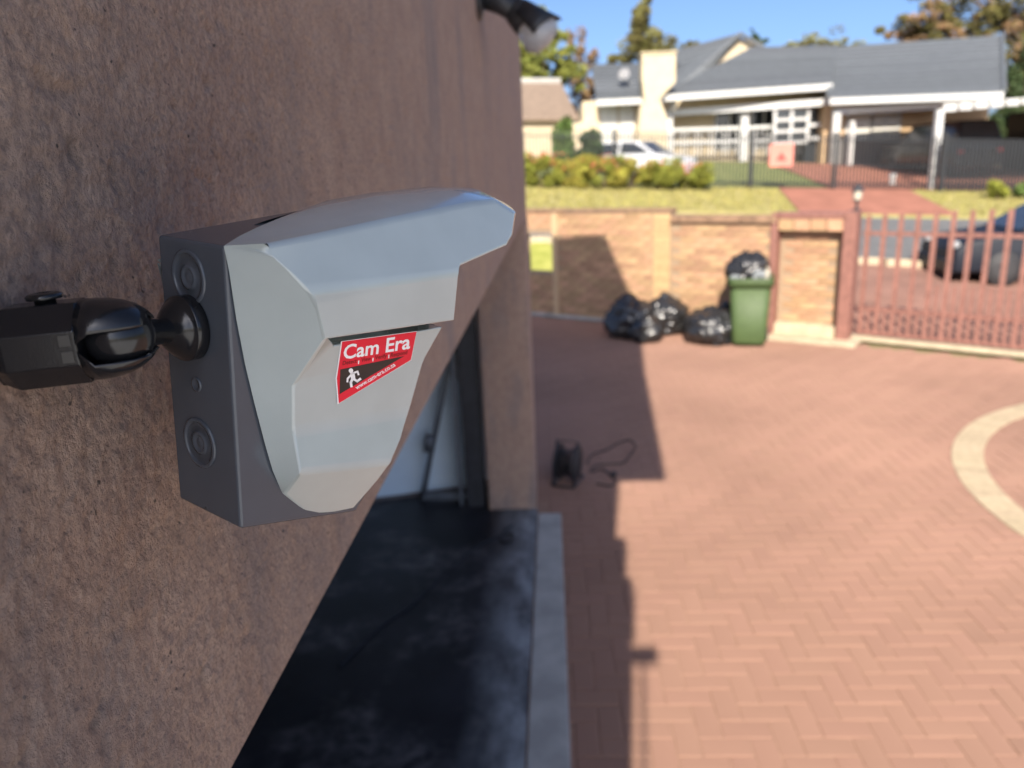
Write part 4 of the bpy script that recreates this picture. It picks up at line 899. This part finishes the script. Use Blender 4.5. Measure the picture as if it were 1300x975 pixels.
# chimney with its stepped breast
cm = [at(*p, 33.6) for p in ((815,69),(858,68),(858,104),(838,126),(847,150),(849,196),(807,198),(813,140),(818,126),(815,100))]
MB().prism(cm, (0,1.0,0)).build('chimney', M['wallc'], HS, bevel=.03)
MB().box((cm[0].x-.05,33.55,cm[0].z+.003),(cm[1].x+.05,34.7,cm[0].z+.07)).build('chimney_cap', M['wallc'], HS)
# verandah
bL, bR = at(843,140,35), at(1054,125,34.2)
def beam(a, b_, h, d, name, m):
    a, b_ = V(a), V(b_); q = MB(); q.add([a+V((0,-d/2,-h)),b_+V((0,-d/2,-h)),b_+V((0,d/2,-h)),a+V((0,d/2,-h)),a+V((0,-d/2,0)),b_+V((0,-d/2,0)),b_+V((0,d/2,0)),a+V((0,d/2,0))], [(0,3,2,1),(4,5,6,7),(0,1,5,4),(1,2,6,5),(2,3,7,6),(3,0,4,7)]); return q.build(name, m, HS)
beam(bL, bR, 0.26, .22, 'verandah_beam', M['white'])
for px, t_, w_ in ((850,142,.13),(946,136,.15),(1052,128,.12)):
    p = at(px, t_, 34.9); MB().box((p.x-w_,34.8,2.2),(p.x+w_,35.05,p.z-.2)).build('verandah_post', M['white'], HS)
p = at(855,125,34.6); MB().box((p.x-.12,34.55,p.z-.4),(p.x+.12,34.75,p.z+.05)).build('bracket', M['white'], HS)
for py0, py1 in ((163,160),(180,177)):
    beam(at(852,py0,35.1), at(945,py1,35.1), 0.13, .06, 'handrail', M['white']); beam(at(948,py1,35.1), at(1050,py1-4,34.6), 0.13, .06, 'handrail', M['white'])
for k in range(34):
    px = 855+k*5.8
    if 943 < px < 950: continue
    a_, b2 = at(px,163-k*.2,35.1), at(px,198-k*.1,35.1); MB().box((a_.x-.018,35.09,b2.z),(a_.x+.018,35.12,a_.z-.1)).build('baluster', M['white'], HS)
def window(x0, x1, y0, y1, Y, m, mull=2, tr=2, fw=.07):
    a_, b2 = at(x0, y0, Y), at(x1, y1, Y); X0, X1, Z1, Z0_ = a_.x, b2.x, a_.z, b2.z
    wd = MB().box((X0,Y-.02,Z0_),(X1,Y+.02,Z1)).build('window', m, HS)
    for i in range(mull+1): xx = X0+(X1-X0)*i/mull; MB().box((xx-fw/2,Y-.07,Z0_),(xx+fw/2,Y-.022,Z1)).build('frame', M['white'], wd)
    for j in range(tr+1): zz = Z0_+(Z1-Z0_)*j/tr; MB().box((X0,Y-.085,zz-fw/2),(X1,Y-.0712,zz+fw/2)).build('frame', M['white'], wd)
window(908,944,142,188,35.97,M['glass'],2,1); window(953,985,140,186,35.97,M['glass'],2,2); window(984,1024,138,180,34.5,M['glass'],2,3,.12)
window(764,782,136,186,35.37,M['curtain'],2,1,.1); window(788,803,136,186,35.37,M['curtain'],2,1,.1)
window(1075,1104,144,180,34.17,M['curtain'],1,1); window(1107,1140,142,174,34.17,M['curtain'],2,4,.07)
p0_, p1_ = at(1025,138,34.9), at(1052,205,34.9); MB().box((p0_.x,34.9,p1_.z),(p1_.x,35.9,p0_.z)).build('porch_recess', M['glass'], HS)
beam(at(1058,138,33.6), at(1192,131,33.6), .24, .2, 'stoep_beam', M['white'])
p = at(1062,150,33.4); MB().box((p.x-.14,33.3,1.9),(p.x+.14,33.5,p.z+.2)).build('stoep_post', M['white'], HS)
beam(at(1066,178,33.4), at(1170,176,33.4), 1.2, .16, 'low_wall', mat('shaded_low_wall', (0.16,0.15,0.14), .9, .1, 3))  # shade on the low wall is put into its dark grey colour
gw = [at(*p, 35.2) for p in ((722,158),(762,150),(762,205),(722,205))]; MB().prism(gw, (0,.2,0)).build('side_wall', M['wallc'], HS)
M['dishgrey'] = mat('dish_grey', (.24,.24,.25), .5, .05, 4)
# dish on the left roof
ds = thing('satellite_dish', 'small pale satellite dish on the left part of the grey roof', 'dish', at(797,104,35.6)); dcn = at(792,94,35.3)
MB().lathe(dcn, V((-.35,-.85,.4)), [(-.08,0),(-.065,.13),(0,.26),(.012,.26),(-.05,.13),(-.065,0)], 20).build('reflector', M['dishgrey'], ds, True)
MB().tube([at(800,106,35.7), dcn+V((0,.12,0))], .03, 6).build('mast', M['white'], ds); MB().tube([dcn+V((0,-.05,-.3)), dcn+V((-.2,-.6,.0))], .02, 6).build('feed_arm', M['white'], ds)
# carport
CP = thing('carport', 'white-edged flat carport beside the bungalow at the right', 'carport', (15,29,1.5))
cA, cB = at(1196,134,26), at(1330,122,26)
q = MB(); q.add([V((cA.x,26,cA.z)),V((cB.x+3,26,cB.z)),V((cB.x+3,33,cB.z+.15)),V((cA.x-.3,33,cA.z+.2)),V((cA.x,26,cA.z+.06)),V((cB.x+3,26,cB.z+.06)),V((cB.x+3,33,cB.z+.21)),V((cA.x-.3,33,cA.z+.26))], [(0,3,2,1),(4,5,6,7),(0,1,5,4),(1,2,6,5),(2,3,7,6),(3,0,4,7)]); q.build('roof_sheet', M['concrete'], CP)
for k in range(12):
    xx = cA.x+.02+k*.47; zz = cA.z+(cB.z-cA.z)*(xx-cA.x)/(cB.x-cA.x); MB().box((xx,25.88,zz-.20),(xx+.40,25.985,zz+.02)).build('edge_panel', M['white'], CP, bevel=.03)
for px, Y in ((1193,25.6),(1193,32.6)):
    p = at(1193,140,25.6); MB().box((p.x-.10,Y-.1,hz(p.x,Y)),(p.x+.10,Y+.1,p.z+.03)).build('post', M['white'], CP)
MB().box((cB.x+2.8,26.2,1),(cB.x+2.95,33,3.6)).build('side_screen', M['black'], CP)
# brown house at far left
NB = thing('neighbour_house', 'brown-roofed cream house at the far left across the street', 'house', (-1.5,42,2.5))
MB().prism([at(640,148,40), at(722,146,40), at(722,215,40), at(640,215,40)], (0,4,0)).build('wall', M['wallc'], NB)
M['brtile'] = mat('brown_roof_tile', (0.21,0.155,0.115), .8, .12, 4)
q = MB(); q.add([at(630,150,39.6), at(735,150,39.6), at(712,104,43), at(630,104,43), at(630,153,39.6), at(735,153,39.6), at(712,107,43.2), at(630,107,43.2)], [(0,1,2,3),(7,6,5,4),(0,4,5,1),(1,5,6,2),(2,6,7,3),(3,7,4,0)]); q.build('roof', M['brtile'], NB)
MB().tube([at(630,103,43), at(712,103,43)], .15, 6).build('ridge', M['concrete'], NB)

# ------------------------------------------------------------------ cars
M['rimgrey'] = mat('wheel_rim_grey', (.035,.035,.037), .5, .1, 5)
def car(name, label, loc, yaw, L_, Wd, Ht, paint, prof, cab):
    """prof: lower body outline (x,z); cab: glasshouse outline; x forward"""
    t_ = thing(name, label, 'car', loc); Mx = Matrix.Translation(loc) @ Matrix.Rotation(yaw, 4, 'Z')
    def solid(pts, w0, w1, nm, m, bev):
        n_ = len(pts); zs = [p[1] for p in pts]; za, zb = min(zs), max(zs); v = []
        for s_ in (-1, 1):
            for x_, z_ in pts: v.append(Mx @ V((x_, s_*(w0+(w1-w0)*(z_-za)/(zb-za)), z_)))
        b = MB(); b.add(v, [tuple(range(n_)), tuple(range(n_, 2*n_))[::-1]]+[(i, (i+1)%n_, n_+(i+1)%n_, n_+i) for i in range(n_)]); return b.build(nm, m, t_, True, bev, 3, 25)
    solid(prof, Wd/2, Wd/2*0.96, 'body', paint, .06); solid(cab, Wd/2*.93, Wd/2*.74, 'cabin', paint, .05)
    zs = [p[1] for p in cab]; za, zb = min(zs), max(zs); xa = [p for p in cab]
    cxm = sum(p[0] for p in cab)/len(cab)
    for s_ in (-1, 1):
        for half in (0, 1):
            pts = []
            for x_, z_ in cab:
                zz = za+(zb-za)*(.12+.76*(z_-za)/(zb-za)); pts.append((cxm+(x_-cxm)*.86, zz))
            pts = [(max(x_, cxm+.05) if half else min(x_, cxm-.05), z_) for x_, z_ in pts]
            MB().poly(*[Mx @ V((x_, s_*(Wd/2*(.93-.19*(z_-za)/(zb-za))+.012), z_)) for x_, z_ in pts]).build('side_window', M['glass'], t_)
    f_ = sorted(cab, key=lambda p: -p[0]); lo_f = max(cab, key=lambda p: p[0]-p[1]*.0001); 
    def pane(xl, xh, nm, sgn):
        pts = []
        for (x_, z_), wq in ((xl, .93), (xh, .74)):
            for s_ in (-1, 1): pts.append((x_, s_*Wd/2*wq*.9, z_))
        a0, a1, b0, b1 = [V(p) for p in pts]; o_ = V((sgn*.02, 0, .012)); i0 = a0.lerp(b0,.1), a1.lerp(b1,.1), a1.lerp(b1,.9), a0.lerp(b0,.9)
        MB().poly(*[Mx @ (p+o_) for p in i0]).build(nm, M['glass'], t_)
    pane(cab[0], cab[1], 'windscreen', 1); pane(cab[-1], cab[-2], 'rear_window', -1)
    for x_ in (-L_*.31, L_*.31):
        for s_ in (-1, 1):
            c_ = Mx @ V((x_, s_*(Wd/2-.10), .31)); ax_ = (Mx.to_3x3() @ V((0, s_, 0)))
            wh = MB().lathe(c_-ax_*.09, ax_, [(0,0),(0,.28),(.03,.31),(.17,.31),(.20,.28),(.20,.2)], 24).build('wheel', M['rubber'], t_, True)
            MB().lathe(c_+ax_*.08, ax_, [(0,.21),(.03,.21),(.035,.17),(.02,.05),(.03,0)], 16).build('rim', M['rimgrey'], wh, True)
    hl = mat('headlight', (.30,.31,.32), .15, .02, 3); tl = mat('taillight', (.45,.02,.02), .2, .05, 3)
    for s_ in (-1, 1):
        for xx, m_, nm in ((L_/2, hl, 'headlight'), (-L_/2, tl, 'taillight')):
            k = 1 if xx > 0 else -1; b = MB(); b.box((xx-k*.10 if k > 0 else xx-.02, s_*Wd*.38-.13, .68), (xx+.02 if k > 0 else xx+.10, s_*Wd*.38+.13, .80), Mx); b.build(nm, m_, t_, bevel=.03)
    for xx in (L_/2, -L_/2): b = MB(); b.box((xx-.05, -Wd*.47, .22), (xx+.05, Wd*.47, .48), Mx); b.build('bumper', paint, t_, bevel=.04)
    return t_
wp_ = mat('white_car_paint', (.75,.76,.78), .25, .02, 3, coat=.6); bp_ = mat('dark_car_paint', (.018,.018,.02), .25, .05, 3, coat=.6)
cc = at(812,206,29.2)
car('parked_car', 'white hatchback parked behind the hedge in the garden across the street', (cc.x,29.4,at(800,178,29.4).z-1.45), rad(-34), 3.9, 1.66, 1.45, wp_,
    [(1.95,.25),(1.95,.62),(1.80,.78),(1.0,.92),(-1.85,.96),(-1.95,.80),(-1.95,.25)], [(1.05,.90),(.25,1.40),(-1.2,1.43),(-1.78,.94)])
cc = at(1196,225,29.5)
car('parked_car', 'black off-road car parked under the carport on the right', (cc.x,30.0,hz(cc.x,30)+.04), rad(100), 4.4, 1.85, 1.8, bp_,
    [(2.2,.35),(2.2,.90),(2.05,1.02),(1.0,1.08),(-2.1,1.10),(-2.2,1.0),(-2.2,.35)], [(1.05,1.06),(.55,1.72),(-1.9,1.76),(-2.12,1.08)])

np_ = mat('navy_car_paint', (.009,.012,.02), .5, .05, 3, spec=.3); cx_ = at(1348,340,14.3).x
car('parked_car', 'dark navy car on the street, seen through the right half of the red gate', (cx_,14.3,hz(cx_,14.3)+.02), rad(174), 4.3, 1.7, 1.45, np_,
    [(2.15,.25),(2.15,.62),(2.0,.80),(1.1,.92),(-1.95,.98),(-2.15,.82),(-2.15,.25)], [(1.15,.90),(.35,1.38),(-1.1,1.42),(-1.85,.96)])

# ------------------------------------------------------------------ trees
def tb(px, Y): p = at(px, 200, Y); return V((p.x, Y, hz(p.x, Y)))
def cl(base, Y, lst):
    out = []
    for px, py, rx, rz in lst:
        p = at(px, py, Y); k = Y/FPX; out.append((p.x-base.x, random.uniform(-.6,.6), p.z-base.z, rx*k, rx*k*.9, rz*k))
    return out
b0 = tb(693,47); tree('yellow_tree','yellow-green tree beside the lamp, behind the brown-roofed house',b0,6,cl(b0,47,[(690,60,28,26),(700,88,30,20),(672,75,22,26),(686,40,18,16),(716,92,14,14),(668,100,20,14)]),'yellow',21,1100,.20)
b0 = tb(742,50); tree('bare_tree','brownish thin tree between the yellow tree and the grey roof',b0,7,cl(b0,50,[(738,60,14,22),(745,88,18,20),(725,85,16,18),(735,115,18,18),(752,110,12,14),(735,140,16,18),(728,165,14,18),(745,150,14,20),(756,130,8,20)]),'brown',22,420,.17)
b0 = tb(815,62); tree('tall_conifer','tall pale green pointed tree rising behind the chimney',b0,11,cl(b0,62,[(811,22,13,16),(812,38,18,16),(806,56,24,16),(830,48,20,16),(845,56,18,14),(796,72,22,12),(825,66,26,12),(812,12,8,10),(785,84,14,10)]),'conifer',23,650,.2,second='olive')
b0 = tb(880,64); tree('distant_tree','small dark treetop just left of the gable peak',b0,7.5,cl(b0,64,[(880,58,11,10),(886,66,14,8)]),'olive',24,420,.18)
b0 = tb(1046,66); tree('distant_tree','rounded green treetop above the middle of the grey roof',b0,7.5,cl(b0,66,[(1046,52,20,12),(1030,58,18,8),(1066,58,16,9),(1005,60,12,6)]),'olive',25,420,.2,second='conifer')
b0 = tb(965,64); tree('distant_tree','spiky treetop just right of the gable peak',b0,7.5,cl(b0,64,[(964,54,12,8),(957,46,6,6)]),'dark',26,300,.2)
b0 = tb(1290,50); tree('broad_tree','broad leafy tree with dry brown leaves above the right end of the roof',b0,10,cl(b0,50,[(1150,45,24,18),(1165,20,30,18),(1200,30,34,24),(1235,12,36,24),(1275,20,36,30),(1300,50,34,34),(1290,85,22,34),(1283,100,14,22),(1281,125,14,14),(1325,20,40,40),(1250,35,30,16),(1180,48,26,10),(1215,-10,40,18),(1290,-15,40,20)]),'olive',27,1000,.20,.3,second='brown')
b0 = tb(1360,44); tree('broad_tree','dark tree beyond the right edge behind the carport',b0,9,cl(b0,44,[(1296,95,16,26),(1320,60,30,40),(1350,80,40,40),(1290,128,16,18),(1310,140,22,30),(1280,150,18,20),(1270,165,20,20),(1300,175,24,20)]),'dark',28,900,.18,.25)
